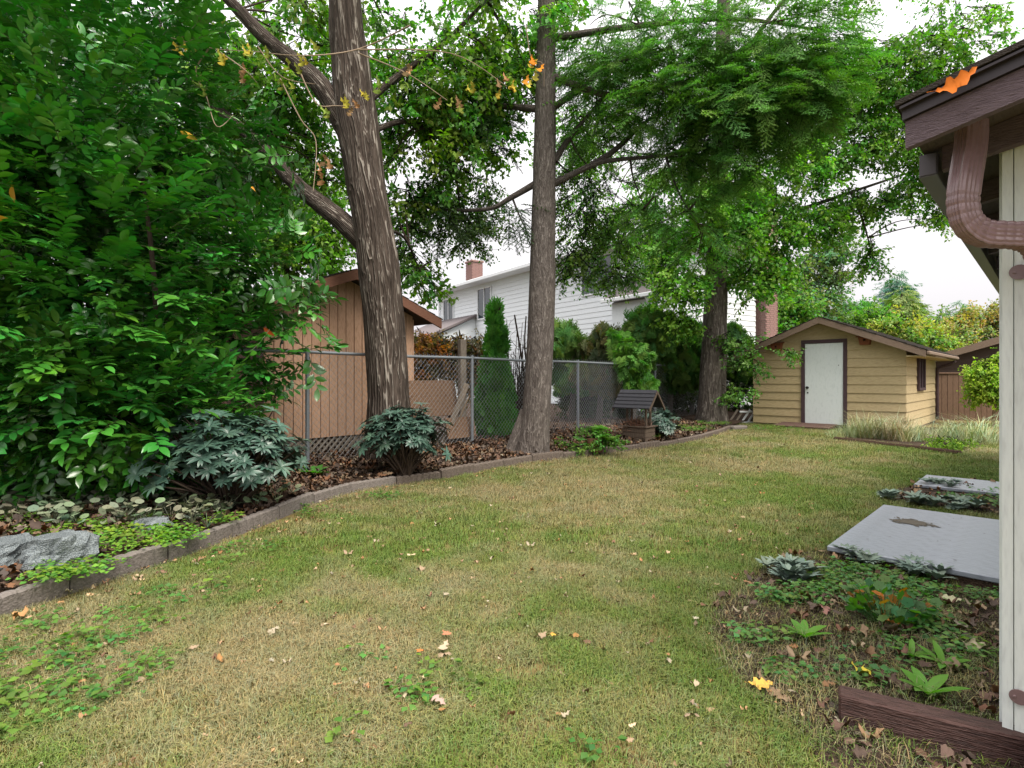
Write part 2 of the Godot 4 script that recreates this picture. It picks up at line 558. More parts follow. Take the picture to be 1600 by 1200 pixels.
# transforms of pieces through ellipsoids: [centre, radii, count]
func spread(ells: Array, col: Color, by: float, hue: float, mode: String, s0 := 0.8, s1 := 1.25, shell := 0.0) -> Array:
	var xf := []
	var cols := []
	for e in ells:
		var c: Vector3 = e[0]
		var r: Vector3 = e[1]
		var tone := rng.randf_range(0.85, 1.15)
		for k in int(e[2]):
			var q := ball()
			if shell > 0.0 and q.length() < shell:
				q = q.normalized() * rng.randf_range(shell, 1.0)
			var o := (q / r).normalized() if q.length() > 0.01 else UP
			var b: Basis
			match mode:
				"out": b = frame(o + rv(0.45) + UP * 0.12, UP + rv(0.25))
				"droop": b = frame(Vector3(o.x, -0.15, o.z) + rv(0.5) + Vector3(0, -0.25, 0), UP + rv(0.3))
				"flat": b = frame(Vector3(o.x, 0, o.z) + rv(0.6) * Vector3(1, 0.5, 1) + Vector3(0, -0.4, 0), UP + rv(0.4))
				"fan": b = Basis(UP, rng.randf() * TAU) * Basis(Vector3.RIGHT, rng.randf_range(-0.5, 0.5))
				"hang": b = Basis(UP, rng.randf() * TAU) * Basis(Vector3.RIGHT, rng.randf_range(2.2, 3.4))
				_: b = Basis(rv().normalized(), rng.randf() * TAU)
			xf.append(Transform3D(b.scaled(Vector3.ONE * rng.randf_range(s0, s1)), c + q * r))
			cols.append(vary(col, by, hue) * tone)
	return [xf, cols]

func scatter(called: String, meshes: Array, mt: Material, sp: Array, parent: Node) -> void:
	var n := meshes.size()
	for k in n:                         # a few shapes share the places between them
		var xf := []
		var cols := []
		for j in range(k, sp[0].size(), n):
			xf.append(sp[0][j]); cols.append(sp[1][j])
		if xf:
			many(called if k == 0 else "%s_%03d" % [called, k], meshes[k], mt, xf, cols, parent)

func pe(list: Array, f := 1.0) -> Array:          # [px, py, depth, rx, ry, rz, count] -> ellipsoids
	var out := []
	for e in list:
		out.append([P(e[0], e[1], e[2]), Vector3(e[3], e[4], e[5]), e[6] * f])
	return out

func smooth(pts: Array, rad: Array, steps := 5) -> Array:
	var op := []
	var orr := []
	for k in pts.size() - 1:
		var a: Vector3 = pts[maxi(k - 1, 0)]
		var d: Vector3 = pts[mini(k + 2, pts.size() - 1)]
		for j in steps:
			var s := float(j) / steps
			op.append(pts[k].cubic_interpolate(pts[k + 1], a, d, s))
			orr.append(lerpf(rad[k], rad[k + 1], s))
	op.append(pts[-1]); orr.append(rad[-1])
	return [op, orr]

func limb(m: MB, pts: Array, rad: Array, sides := 8, rep := 1.0, vs := 0.25, wob := 0.0) -> Array:
	var z := FastNoiseLite.new()
	z.seed = 5; z.frequency = 1.3
	var q := smooth(pts, rad, 6)
	m.tube(q[0], q[1], sides, rep, vs, wob, z if wob > 0.0 else null)
	return q[0]

func twigs_to(m: MB, ells: Array, from: Array, per: int) -> void:     # branchlets from the limbs out into the foliage
	for e in ells:
		var near: Vector3 = from[0]
		for p in from:
			if p.distance_squared_to(e[0]) < near.distance_squared_to(e[0]):
				near = p
		for k in per:
			var t: Vector3 = e[0] + ball() * e[1] * 0.8
			var mid := near.lerp(t, 0.5) + rv(0.12) + UP * 0.08
			limb(m, [near, mid, t], [0.02, 0.012, 0.004], 4)

# ------------------------------------------------------------------ scene
func _ready() -> void:
	rng.seed = 20240
	# camera, sky, sun, exposure
	var cam := Camera3D.new()
	cam.name = "camera"
	cam.projection = Camera3D.PROJECTION_FRUSTUM
	cam.near = 0.05
	cam.far = 600.0
	cam.size = 1200.0 / F * cam.near
	cam.frustum_offset = Vector2(0, -10.0 / F * cam.near)
	cam.position = Vector3(0, EYE, 0)
	add_child(cam)
	var sky := ProceduralSkyMaterial.new()
	sky.sky_top_color = Color(1.0, 0.99, 1.0)
	sky.sky_horizon_color = Color(0.135, 0.131, 0.135).linear_to_srgb()
	sky.sky_curve = 2.5
	sky.ground_bottom_color = hx("3c3a30")
	sky.ground_horizon_color = hx("6e6c62")
	sky.sun_angle_max = 1.0
	var env := Environment.new()
	env.background_mode = Environment.BG_SKY
	env.sky = Sky.new()
	env.sky.sky_material = sky
	env.background_energy_multiplier = 2.0
	env.tonemap_mode = Environment.TONE_MAPPER_LINEAR
	env.tonemap_exposure = 3.1
	env.sdfgi_enabled = true
	env.ssao_enabled = true
	env.ssil_enabled = true
	var we := WorldEnvironment.new()
	we.name = "world_environment"
	we.environment = env
	add_child(we)
	var sun := DirectionalLight3D.new()
	sun.name = "sun"
	sun.light_energy = 0.5
	sun.light_color = Color(1.0, 0.97, 0.93)
	sun.light_angular_distance = 30.0
	sun.shadow_enabled = true
	sun.rotation_degrees = Vector3(-58, 35, 0)
	add_child(sun)

	make_materials()
	make_pieces()
	ground()
	white_house()
	tan_shed()
	yellow_shed()
	near_house()
	right_background()
	chain_fence()
	big_trees()
	laurel()
	shrubs()
	neighbour_plants()
	garden_things()
	slabs_and_bed()
	lawn_cover()

# ------------------------------------------------------------------ ground
func edge_x(d: float) -> float:
	for k in edge_pts.size() - 1:
		if d <= edge_pts[k + 1].y:
			var a: Vector2 = edge_pts[k]
			var b: Vector2 = edge_pts[k + 1]
			return lerpf(a.x, b.x, clampf((d - a.y) / (b.y - a.y), 0.0, 1.0))
	return edge_pts[-1].x

func bed_y(s: float) -> float:
	return 0.085 + (BED - 0.085) * smoothstep(0.0, 1.2, s)

func ground() -> void:
	var m := MB.new()
	m.face([Vector3(-250, -0.03, 60), Vector3(250, -0.03, 60), Vector3(250, -0.03, -420), Vector3(-250, -0.03, -420)], Vector3(0, -5, 0))
	tag(part("ground", m, M.far), "wide ground around the garden", "", "", "structure")
	m = MB.new()
	var n := 24
	for i in n:
		for j in n:
			var a := Vector3(lerpf(-9, 16, float(i) / n), 0, lerpf(3, -24, float(j) / n))
			var w := 25.0 / n
			var d := 27.0 / n
			m.face([a, a + Vector3(w, 0, 0), a + Vector3(w, 0, -d), a + Vector3(0, 0, -d)], Vector3(0, -5, 0))
	tag(part("lawn", m, M.lawn), "patchy dry and green back lawn", "", "", "structure")
	for p in [[-140, 1015], [0, 960], [127, 920], [264, 876], [420, 817], [473, 792], [558, 766], [693, 748], [741, 738], [820, 724], [921, 713], [1000, 703], [1060, 694], [1095, 687], [1140, 672]]:
		var g := G(p[0], p[1])
		edge_pts.append(Vector2(g.x, -g.z))
	edge_pts.push_front(Vector2(-2.95, 0.3))
	# the bed behind the edging, and the neighbours' ground beyond it
	m = MB.new()
	var s := [0.0, 0.12, 0.3, 0.6, 1.0, 1.5, 2.5, 4.0, 7.0, 12.0, 20.0, 34.0]
	var back := Vector3(-0.86, 0, -0.51)
	var z := FastNoiseLite.new()
	z.seed = 9; z.frequency = 1.1
	var rows := []
	var run := []
	for k in edge_pts.size() - 1:
		for j in 4:
			run.append(edge_pts[k].lerp(edge_pts[k + 1], j / 4.0))
	run.append(edge_pts[-1])
	run.append(Vector2(9.0, 19.5))
	run.append(Vector2(22.0, 36.0))
	for e in run:
		var row := []
		for t in s:
			var p: Vector3 = Vector3(e.x, 0, -e.y) + back * (t + 0.03)
			p.y = bed_y(t) + z.get_noise_2d(p.x, p.z) * 0.04 * minf(1.0, t * 2.0)
			row.append(m.pt(p, UP))
		rows.append(row)
	for k in rows.size() - 1:
		for j in s.size() - 1:
			m.three(rows[k][j], rows[k + 1][j], rows[k + 1][j + 1])
			m.three(rows[k][j], rows[k + 1][j + 1], rows[k][j + 1])
	tag(part("planting_bed_soil", m, M.mulch), "dark mulched soil of the long bed behind the edging", "", "", "structure")
	edging()

func edging() -> void:
	# each scalloped concrete strip is a piece of its own
	var t := thing("garden_edging", "scalloped brown concrete log edging curving between lawn and bed", "edging", Vector3.ZERO)
	t.set_meta("kind", "structure")
	var pts := []
	for e in edge_pts:
		pts.append(Vector3(e.x, 0, -e.y))
	var acc := [0.0]
	for k in pts.size() - 1:
		acc.append(acc[-1] + (pts[k + 1] - pts[k]).length())
	var at := func(l: float) -> Vector3:
		for k in pts.size() - 1:
			if l <= acc[k + 1]:
				return pts[k].lerp(pts[k + 1], (l - acc[k]) / (acc[k + 1] - acc[k]))
		return pts[-1]
	var l := 0.6
	var k := 0
	while l < acc[-1] - 0.3:
		var ln := 0.6
		var a: Vector3 = at.call(l)
		var b: Vector3 = at.call(minf(l + ln - 0.012, acc[-1]))
		var nearby := a.z > -6.4
		var d := (b - a)
		var full := d.length()
		d = d.normalized()
		var side := d.cross(UP).normalized()
		var h := (0.125 if nearby else 0.115) + rng.randf_range(-0.012, 0.012)
		var lean := rng.randf_range(-0.012, 0.012)
		var m := MB.new()
		var lobes := 7
		var prof := []
		for j in lobes * 4 + 1:
			var s := float(j) / (lobes * 4)
			var arch := absf(sin(PI * lobes * s))
			var cut := 0.05 if nearby else 0.14
			prof.append([s * full, h * (1.0 - cut + cut * sqrt(arch)), 0.03 + cut * 0.085 * sqrt(arch)])
		var rings := []
		for q in prof:
			var c: Vector3 = a + d * q[0]
			var w: float = q[2]
			var lo := c - UP * 0.06
			var hi: Vector3 = c + UP * q[1] + side * lean
			rings.append([lo - side * w, hi - side * w - UP * 0.012, hi - side * (w - 0.014), hi + side * (w - 0.014), hi + side * w - UP * 0.012, lo + side * w])
		for j in rings.size() - 1:
			var mid: Vector3 = (rings[j][0] + rings[j + 1][5]) / 2.0 + UP * 0.08
			for r in 5:
				m.face([rings[j][r], rings[j][r + 1], rings[j + 1][r + 1], rings[j + 1][r]], mid)
		for e in [0, rings.size() - 1]:
			var mid2: Vector3 = (a + b) / 2.0 + UP * 0.05
			m.face([rings[e][0], rings[e][1], rings[e][2], rings[e][3], rings[e][4], rings[e][5]], mid2)
		part("edging_block", m, M.edging if nearby else M.edging_brown, t, Transform3D(Basis.IDENTITY, Vector3(0, rng.randf_range(-0.018, 0.008), 0)))
		l += ln
		k += 1

# ------------------------------------------------------------------ buildings
func window_on(parent: Node, c: Vector3, ax: Vector3, w: float, h: float, out: Vector3, fm: Material, split := 1) -> void:
	var b := Basis(ax, UP, out)
	var m := MB.new()
	var f := 0.07
	for s in [-1, 1]:
		m.box(c + ax * s * (w / 2.0 + f / 2.0) + out * 0.03, Vector3(f, h + 2.0 * f, 0.06), b, 0.006)
		m.box(c + UP * s * (h / 2.0 + f / 2.0) + out * 0.028, Vector3(w, f, 0.056), b, 0.006)
	var fr := part("window", m, fm, parent)
	for k in split:
		var wk := w / split
		var g := MB.new()
		g.box(c + ax * (-w / 2.0 + wk * (k + 0.5)) + out * 0.01, Vector3(wk - 0.04, h, 0.012), b)
		part("pane", g, M.glass, fr)
		if k > 0:
			var s := MB.new()
			s.box(c + ax * (-w / 2.0 + wk * k) + out * 0.03, Vector3(0.05, h, 0.05), b, 0.006)
			part("mullion", s, fm, fr)

func lap_wall(m: MB, a: Vector3, ax: Vector3, out: Vector3, w: float, y0: float, y1: float, step: float) -> void:
	var y := y0
	while y < y1:
		var t := minf(y + step, y1)
		var p := []
		for q in [[0.0, 0.032], [w, 0.032], [w, 0.0], [0.0, 0.0]]:
			p.append(a + ax * q[0] + UP * y + out * q[1])
		for q in [[0.0, 0.012], [w, 0.012], [w, 0.0], [0.0, 0.0]]:
			p.append(a + ax * q[0] + UP * t + out * q[1])
		m.hexa(p)
		y += step

func white_house() -> void:
	var far := Vector3(-4.25, 0, -33.3)
	var cor := Vector3(5.3, 0, -18.9)
	var ax := (cor - far).normalized()
	var out := Vector3(-ax.z, 0, ax.x)
	if out.z < 0.0: out = -out
	var len_ := (cor - far).length()
	var t := thing("white_house", "two-storey white lap-sided house behind the fence with brick chimneys", "house", far)
	var o := -far
	var X := Transform3D(Basis.IDENTITY, o)
	var top := 6.25
	var m := MB.new()
	var ax2 := -out                     # the end wall runs back from the near corner
	m.box((far + cor) / 2.0 - out * 2.4 + UP * top / 2.0, Vector3(len_ - 0.02, top, 4.78), Basis(ax, UP, out))
	part("wall", m, M.siding, t, X)
	m = MB.new()
	lap_wall(m, far, ax, out, len_, 0.0, top - 0.05, 0.2)
	part("siding", m, M.siding, t, X, "stuff")
	m = MB.new()
	lap_wall(m, cor, ax2, ax, 4.8, 0.0, top - 0.05, 0.2)
	part("siding", m, M.siding, t, X, "stuff")
	for c in [far, cor]:
		m = MB.new()
		m.box(c + UP * top / 2.0 + out * 0.03, Vector3(0.14, top, 0.1), Basis(ax, UP, out), 0.01)
		part("corner_board", m, M.white_trim, t, X)
	# hipped roof with eaves, soffit and gutter
	m = MB.new()
	var e := 0.65
	var c0 := far - ax * e + out * e + UP * top
	var c1 := cor + ax * e + out * e + UP * top
	var c2 := cor + ax * e - out * (4.8 + e) + UP * top
	var c3 := far - ax * e - out * (4.8 + e) + UP * top
	var r0 := far + ax * 2.4 - out * 2.4 + UP * (top + 1.0)
	var r1 := cor - ax * 2.4 - out * 2.4 + UP * (top + 1.0)
	var inside := (r0 + r1) / 2.0 - UP * 1.5
	m.face([c0, c1, r1, r0], inside); m.face([c1, c2, r1], inside); m.face([c2, c3, r0, r1], inside); m.face([c3, c0, r0], inside)
	part("roof", m, M.roof_grey, t, X)
	m = MB.new()
	m.face([c0 - UP * 0.16, c1 - UP * 0.16, c2 - UP * 0.16, c3 - UP * 0.16], inside)
	part("soffit", m, M.white_trim, t, X)
	m = MB.new()
	m.box((c0 + c1) / 2.0 - UP * 0.09 + out * 0.06, Vector3((c1 - c0).length(), 0.17, 0.12), Basis(ax, UP, out), 0.02)
	part("gutter", m, M.white_trim, t, X)
	m = MB.new()
	m.box((c1 + c2) / 2.0 - UP * 0.09 + ax * 0.06, Vector3((c2 - c1).length(), 0.17, 0.12), Basis(ax2, UP, ax), 0.02)
	part("gutter", m, M.white_trim, t, X)
	# upper windows, found along the wall
	for w in [[702, 486, 1.15, 1.3], [758, 474, 1.25, 1.5], [934, 430, 1.7, 1.35]]:
		var dx: float = (w[0] - CX) / F
		var s := (dx * -far.z - far.x) / (ax.x + dx * ax.z)
		var p := far + ax * s
		p.y = EYE + (HY - w[1]) / F * -p.z
		window_on(t, p - far + out * 0.03, ax, w[2], w[3], out, M.white_trim, 2)
	var p2 := ax * 12.3
	window_on(t, p2 + UP * 1.7 + out * 0.03, ax, 0.7, 1.1, out, M.white_trim, 1)
	# lean-to roofs: the garage at the far end and the bay by the near corner
	for q in [[-0.9, 5.4, 4.6, 3.4, 3.0, "garage_roof"], [15.2, 2.4, 4.75, 0.9, 4.0, "bay_roof"]]:
		m = MB.new()
		var a: Vector3 = far + ax * q[0]
		var b: Vector3 = far + ax * (q[0] + q[1])
		var hi: float = q[2]
		var lo: float = q[4]
		var dp: float = q[3]
		m.hexa([a + UP * (hi - 0.12) + out * 0.03, b + UP * (hi - 0.12) + out * 0.03, b + UP * (lo - 0.12) + out * (dp + 0.25), a + UP * (lo - 0.12) + out * (dp + 0.25), a + UP * hi + out * 0.03, b + UP * hi + out * 0.03, b + UP * lo + out * (dp + 0.25), a + UP * lo + out * (dp + 0.25)])
		part(q[5], m, M.roof_grey, t, X)
		m = MB.new()
		m.hexa([a + ax * 0.25 + out * 0.04, b - ax * 0.25 + out * 0.04, b - ax * 0.25 + out * dp, a + ax * 0.25 + out * dp, a + ax * 0.25 + UP * (hi - 0.17) + out * 0.04, b - ax * 0.25 + UP * (hi - 0.17) + out * 0.04, b - ax * 0.25 + UP * (lo - 0.14) + out * dp, a + ax * 0.25 + UP * (lo - 0.14) + out * dp])
		part("bay_wall", m, M.siding, t, X)
		m = MB.new()
		m.box((a + b) / 2.0 + UP * (lo - 0.06) + out * (dp + 0.3), Vector3(q[1], 0.13, 0.09), Basis(ax, UP, out), 0.015)
		part("gutter", m, M.white_trim, t, X)
		m = MB.new()
		m.tube([b - ax * 0.3 + UP * (lo - 0.1) + out * (dp + 0.3), b - ax * 0.3 + UP * (lo - 0.4) + out * (dp + 0.08), b - ax * 0.3 + UP * 0.3 + out * (dp + 0.06)], [0.04, 0.04, 0.04], 6)
		part("downspout", m, M.white_trim, t, X)
	brick_chimney(t, P(741, 430, 33.5) * Vector3(1, 0, 1) - far, 4.5, 8.05, 0.75, 0.7, Basis(ax, UP, out))
	brick_chimney(t, Vector3(9.75, 0, -21.9) - far, 0.0, 7.4, 0.75, 0.75, Basis(ax, UP, out))

func brick_chimney(t: Node, at: Vector3, y0: float, y1: float, w: float, d: float, b: Basis) -> void:
	var m := MB.new()
	m.box(at + UP * (y0 + y1) / 2.0, Vector3(w - 0.03, y1 - y0, d - 0.03), b)
	var ch := part("chimney", m, M.mortar, t)
	var br := MB.new()
	var y := y0
	var row := 0
	while y < y1 - 0.06:                                        # courses far too small to pick apart one brick at a time
		for s in 4:
			var n: Vector3 = [b.z, b.x, -b.z, -b.x][s]
			var a: Vector3 = [b.x, -b.z, -b.x, b.z][s]
			var ln: float = w if s % 2 == 0 else d
			var dp: float = d if s % 2 == 0 else w
			var cnt := int(ln / 0.21)
			for k in cnt:
				var c := at + UP * (y + 0.035) + n * (dp / 2.0 - 0.015) + a * (-ln / 2.0 + ln / cnt * (k + 0.5) + (0.03 if row % 2 else -0.03))
				br.box(c, Vector3(ln / cnt - 0.012, 0.064, 0.03), Basis(a, UP, n))
		y += 0.078
		row += 1
	part("brick_courses", br, M.brick, ch, Transform3D.IDENTITY, "stuff")
	m = MB.new()
	m.box(at + UP * (y1 + 0.05), Vector3(w + 0.12, 0.12, d + 0.12), b, 0.02)
	part("chimney_cap", m, M.brick, ch)

# boards of a gabled wall: x along the wall from -hw to hw
func gable_top(x: float, hw: float, eave: float, peak: float) -> float:
	return lerpf(peak, eave, absf(x) / hw)

func tan_shed() -> void:
	var right := Vector3(-1.66, 0, -9.35)                       # the near right corner
	var w := 2.44
	var hw := w / 2.0
	var mid := right - U * hw
	var out := V
	var b := Basis(U, UP, V)
	var t := thing("tan_garden_shed", "tan gabled shed with vertical boards standing behind the chain-link fence", "shed", mid)
	t.basis = b
	var y0 := 0.38
	var eave := 2.36
	var peak := 2.84
	var n := 18
	for k in n:
		var x0 := -hw + w * k / n + 0.004
		var x1 := -hw + w * (k + 1) / n - 0.004
		var m := MB.new()
		var oy := rng.randf_range(0, 9)
		var ya := gable_top(x0, hw, eave, peak) - 0.1
		var yb := gable_top(x1, hw, eave, peak) - 0.1
		var th := rng.randf_range(0.02, 0.024)
		m.hexa([Vector3(x0, y0 + oy, 0), Vector3(x1, y0 + oy, 0), Vector3(x1 - 0.003, y0 + oy, th), Vector3(x0 + 0.003, y0 + oy, th), Vector3(x0, ya + oy, 0), Vector3(x1, yb + oy, 0), Vector3(x1 - 0.003, yb + oy, th), Vector3(x0 + 0.003, ya + oy, th)])
		part("board", m, M.tan_board, t, Transform3D(Basis.IDENTITY, Vector3(0, -oy, 0)))
	var m := MB.new()
	m.hexa([Vector3(-hw, y0, -2.6), Vector3(hw, y0, -2.6), Vector3(hw, y0, -0.004), Vector3(-hw, y0, -0.004), Vector3(-hw, eave - 0.1, -2.6), Vector3(hw, eave - 0.1, -2.6), Vector3(hw, eave - 0.1, -0.004), Vector3(-hw, eave - 0.1, -0.004)])
	m.face([Vector3(-hw, eave - 0.1, -0.005), Vector3(hw, eave - 0.1, -0.005), Vector3(0, peak - 0.1, -0.005)], Vector3(0, 2, -2))
	part("wall", m, M.tan_trim, t)
	m = MB.new()
	m.box(Vector3(hw + 0.012, (y0 + eave - 0.15) / 2.0, -0.03), Vector3(0.03, eave - 0.15 - y0, 0.1), Basis.IDENTITY, 0.004)
	part("corner_board", m, M.tan_board, t)
	var over := 0.36
	var sl := (peak - eave) / hw
	for s in [-1.0, 1.0]:
		var xe: float = s * (hw + over)
		var ye := peak - sl * (hw + over)
		m = MB.new()
		m.hexa([Vector3(0, peak - 0.06, 0.3), Vector3(xe, ye - 0.06, 0.3), Vector3(xe, ye - 0.06, -2.9), Vector3(0, peak - 0.06, -2.9), Vector3(0, peak, 0.3), Vector3(xe, ye, 0.3), Vector3(xe, ye, -2.9), Vector3(0, peak, -2.9)])
		part("roof", m, M.soffit, t)
		for k in 9:
			m = MB.new()
			var f0 := k / 9.0
			var f1 := (k + 1.25) / 9.0
			var p := func(f: float, up: float, z: float) -> Vector3: return Vector3(xe * f, lerpf(peak, ye, f) + up, z)
			m.hexa([p.call(f0, 0.004, 0.33), p.call(minf(f1, 1.02), 0.008, 0.33), p.call(minf(f1, 1.02), 0.008, -2.92), p.call(f0, 0.004, -2.92), p.call(f0, 0.008, 0.33), p.call(minf(f1, 1.02), 0.024, 0.33), p.call(minf(f1, 1.02), 0.024, -2.92), p.call(f0, 0.008, -2.92)])
			part("shingle_course", m, M.shingle, t)
		m = MB.new()                                           # the rake board on the gable
		m.hexa([Vector3(0, peak - 0.15, 0.3), Vector3(xe, ye - 0.15, 0.3), Vector3(xe, ye - 0.15, 0.335), Vector3(0, peak - 0.15, 0.335), Vector3(0, peak - 0.002, 0.3), Vector3(xe, ye - 0.002, 0.3), Vector3(xe, ye - 0.002, 0.335), Vector3(0, peak - 0.002, 0.335)])
		part("rake_board", m, M.tan_trim, t)
	# crossed lattice under the boards
	m = MB.new()
	for k in 26:
		var x := -hw + 0.1 * k
		for s in [-1, 1]:
			var a := Vector3(x, 0.02, 0.0 if s > 0 else -0.012)
			var e := a + Vector3(0.36 * s, 0.36, 0)
			m.box((a + e) / 2.0, Vector3(0.5, 0.035, 0.009), frame(e - a, Vector3(0, 0, 1)).rotated(frame(e - a, Vector3(0, 0, 1)).x, PI / 2.0))
	part("lattice_skirt", m, M.grey_wood, t, Transform3D.IDENTITY, "stuff")
	m = MB.new()
	m.box(Vector3(0, 0.2, -0.5), Vector3(w - 0.1, 0.4, 0.05))
	part("skirt_back", m, M.dark_siding, t)

func yellow_shed() -> void:
	var left := Vector3(6.46, 0, -15.07)
	var w := 3.38
	var hw := w / 2.0
	var mid := left + V * hw
	var t := thing("yellow_garden_shed", "low yellow shed of horizontal lap boards with a white door", "shed", mid)
	t.basis = Basis(V, UP, -U)                                  # x along the front, z out of it
	var y0 := 0.06
	var eave := 2.02
	var peak := 2.72
	var over := 0.42
	var dep := 4.3
	var sl := (peak - eave) / hw
	var step := 0.206
	var dl := 0.02 - 0.43                                        # door opening, set a little left of the middle
	var dr := 0.02 + 0.43
	var dtop := 2.1
	var m := MB.new()
	m.hexa([Vector3(-hw, 0.0, -dep), Vector3(hw, 0.0, -dep), Vector3(hw, 0.0, -0.005), Vector3(-hw, 0.0, -0.005), Vector3(-hw, eave - 0.05, -dep), Vector3(hw, eave - 0.05, -dep), Vector3(hw, eave - 0.05, -0.005), Vector3(-hw, eave - 0.05, -0.005)])
	m.face([Vector3(-hw, eave - 0.05, -0.006), Vector3(hw, eave - 0.05, -0.006), Vector3(0, peak - 0.05, -0.006)], Vector3(0, 1, -2))
	part("wall", m, M.shed_trim, t)
	var lim := func(y: float) -> float: return hw if y <= eave - 0.06 else maxf(0.0, hw * (peak - 0.06 - y) / (peak - eave))
	var y := y0
	while y < peak - 0.1:
		var y1 := minf(y + step + 0.012, peak - 0.07)
		var spans := []
		var xb: float = lim.call(y)
		var xt: float = lim.call(y1)
		if y < dtop - 0.02:
			spans = [[-xb, dl - 0.08, -xt, dl - 0.08], [dr + 0.08, xb, dr + 0.08, xt]]
		else:
			spans = [[-xb, xb, -xt, xt]]
		for q in spans:
			var bd := MB.new()
			var ox := rng.randf_range(-20, 20)
			var th := rng.randf_range(0.024, 0.03)
			bd.hexa([Vector3(q[0] + ox, y, 0), Vector3(q[1] + ox, y, 0), Vector3(q[1] + ox, y, th), Vector3(q[0] + ox, y, th), Vector3(q[2] + ox, y1, 0), Vector3(q[3] + ox, y1, 0), Vector3(q[3] + ox, y1, 0.006), Vector3(q[2] + ox, y1, 0.006)])
			part("siding_board", bd, M.shed, t, Transform3D(Basis.IDENTITY, Vector3(-ox, 0, 0)))
		y += step
	y = y0
	while y < eave - 0.12:                                        # the long side, towards the lawn gate
		var y1 := minf(y + step + 0.012, eave - 0.06)
		var bd := MB.new()
		var ox := rng.randf_range(-20, 20)
		bd.hexa([Vector3(ox, y, 0), Vector3(dep + ox + 0.027, y, 0), Vector3(dep + ox + 0.027, y, 0.027), Vector3(ox, y, 0.027), Vector3(ox, y1, 0), Vector3(dep + ox, y1, 0), Vector3(dep + ox, y1, 0.006), Vector3(ox, y1, 0.006)])
		part("siding_board", bd, M.shed, t, Transform3D(Basis(Vector3(0, 0, 1), UP, Vector3(1, 0, 0)), Vector3(hw, 0, -dep - ox)))
		y += step
	# door with its frame
	m = MB.new()
	for s in [dl - 0.04, dr + 0.04]:
		m.box(Vector3(s, (dtop + 0.1) / 2.0, 0.025), Vector3(0.08, dtop - 0.1, 0.06), Basis.IDENTITY, 0.005)
	m.box(Vector3((dl + dr) / 2.0, dtop + 0.045, 0.027), Vector3(dr - dl + 0.16, 0.085, 0.064), Basis.IDENTITY, 0.005)
	part("door_frame", m, M.frame_brown, t)
	m = MB.new()
	m.box(Vector3((dl + dr) / 2.0, (dtop + 0.1) / 2.0, 0.012), Vector3(dr - dl - 0.01, dtop - 0.11, 0.04), Basis.IDENTITY, 0.004)
	var door := part("door", m, M.door, t)
	m = MB.new()
	var kb := Vector3(dl + 0.07, 1.0, 0.03)
	m.tube([kb, kb + Vector3(0, 0, 0.03), kb + Vector3(0, 0, 0.04), kb + Vector3(0, 0, 0.07), kb + Vector3(0, 0, 0.085)], [0.03, 0.015, 0.03, 0.034, 0.018], 12)
	part("door_knob", m, M.dark_metal, door)
	m = MB.new()
	m.tube([kb + Vector3(0, -0.13, 0), kb + Vector3(0, -0.13, 0.012)], [0.02, 0.018], 10)
	part("keyhole_plate", m, M.dark_metal, door)
	m = MB.new()
	m.tube([Vector3(dr - 0.1, 1.55, 0.03), Vector3(dr - 0.1, 1.55, 0.04)], [0.012, 0.01], 8)
	part("latch_stud", m, M.dark_metal, door)
	# window in the long side
	window_on(t, Vector3(hw + 0.02, 1.36, -1.75), Vector3(0, 0, 1), 0.75, 0.72, Vector3(1, 0, 0), M.frame_brown, 2)
	# roof
	for s in [-1.0, 1.0]:
		var xe: float = s * (hw + over)
		var ye := peak - sl * (hw + over)
		m = MB.new()
		m.hexa([Vector3(0, peak - 0.04, 0.33), Vector3(xe, ye - 0.04, 0.33), Vector3(xe, ye - 0.04, -dep - 0.3), Vector3(0, peak - 0.04, -dep - 0.3), Vector3(0, peak, 0.33), Vector3(xe, ye, 0.33), Vector3(xe, ye, -dep - 0.3), Vector3(0, peak, -dep - 0.3)])
		part("roof", m, M.shed_trim, t)
		for k in 11:
			m = MB.new()
			var f0 := k / 11.0
			var f1 := minf((k + 1.25) / 11.0, 1.015)
			var p := func(f: float, up: float, z: float) -> Vector3: return Vector3(xe * f, lerpf(peak, ye, f) + up, z)
			var zf := 0.37 + rng.randf_range(-0.012, 0.012)
			m.hexa([p.call(f0, 0.004, zf), p.call(f1, 0.01, zf), p.call(f1, 0.01, -dep - 0.32), p.call(f0, 0.004, -dep - 0.32), p.call(f0, 0.012, zf), p.call(f1, 0.034, zf), p.call(f1, 0.034, -dep - 0.32), p.call(f0, 0.012, -dep - 0.32)])
			part("shingle_course", m, M.shingle, t)
		m = MB.new()
		m.hexa([Vector3(0, peak - 0.15, 0.33), Vector3(xe, ye - 0.15, 0.33), Vector3(xe, ye - 0.15, 0.365), Vector3(0, peak - 0.15, 0.365), Vector3(0, peak - 0.002, 0.33), Vector3(xe, ye - 0.002, 0.33), Vector3(xe, ye - 0.002, 0.365), Vector3(0, peak - 0.002, 0.365)])
		part("rake_board", m, M.shed_trim, t)
	# boxed eave, gutter and downspout on the long side
	var xg := hw + over
	var yg := peak - sl * (hw + over)
	m = MB.new()
	m.box(Vector3((hw + xg) / 2.0 + 0.03, yg - 0.12, -dep / 2.0), Vector3(xg - hw - 0.06, 0.02, dep + 0.6))
	part("soffit", m, M.shed, t)
	m = MB.new()
	m.box(Vector3(xg + 0.04, yg - 0.06, -dep / 2.0), Vector3(0.08, 0.085, dep + 0.68), Basis.IDENTITY, 0.02)
	part("gutter", m, M.shed_trim, t)
	m = MB.new()
	var dz := -dep + 0.1
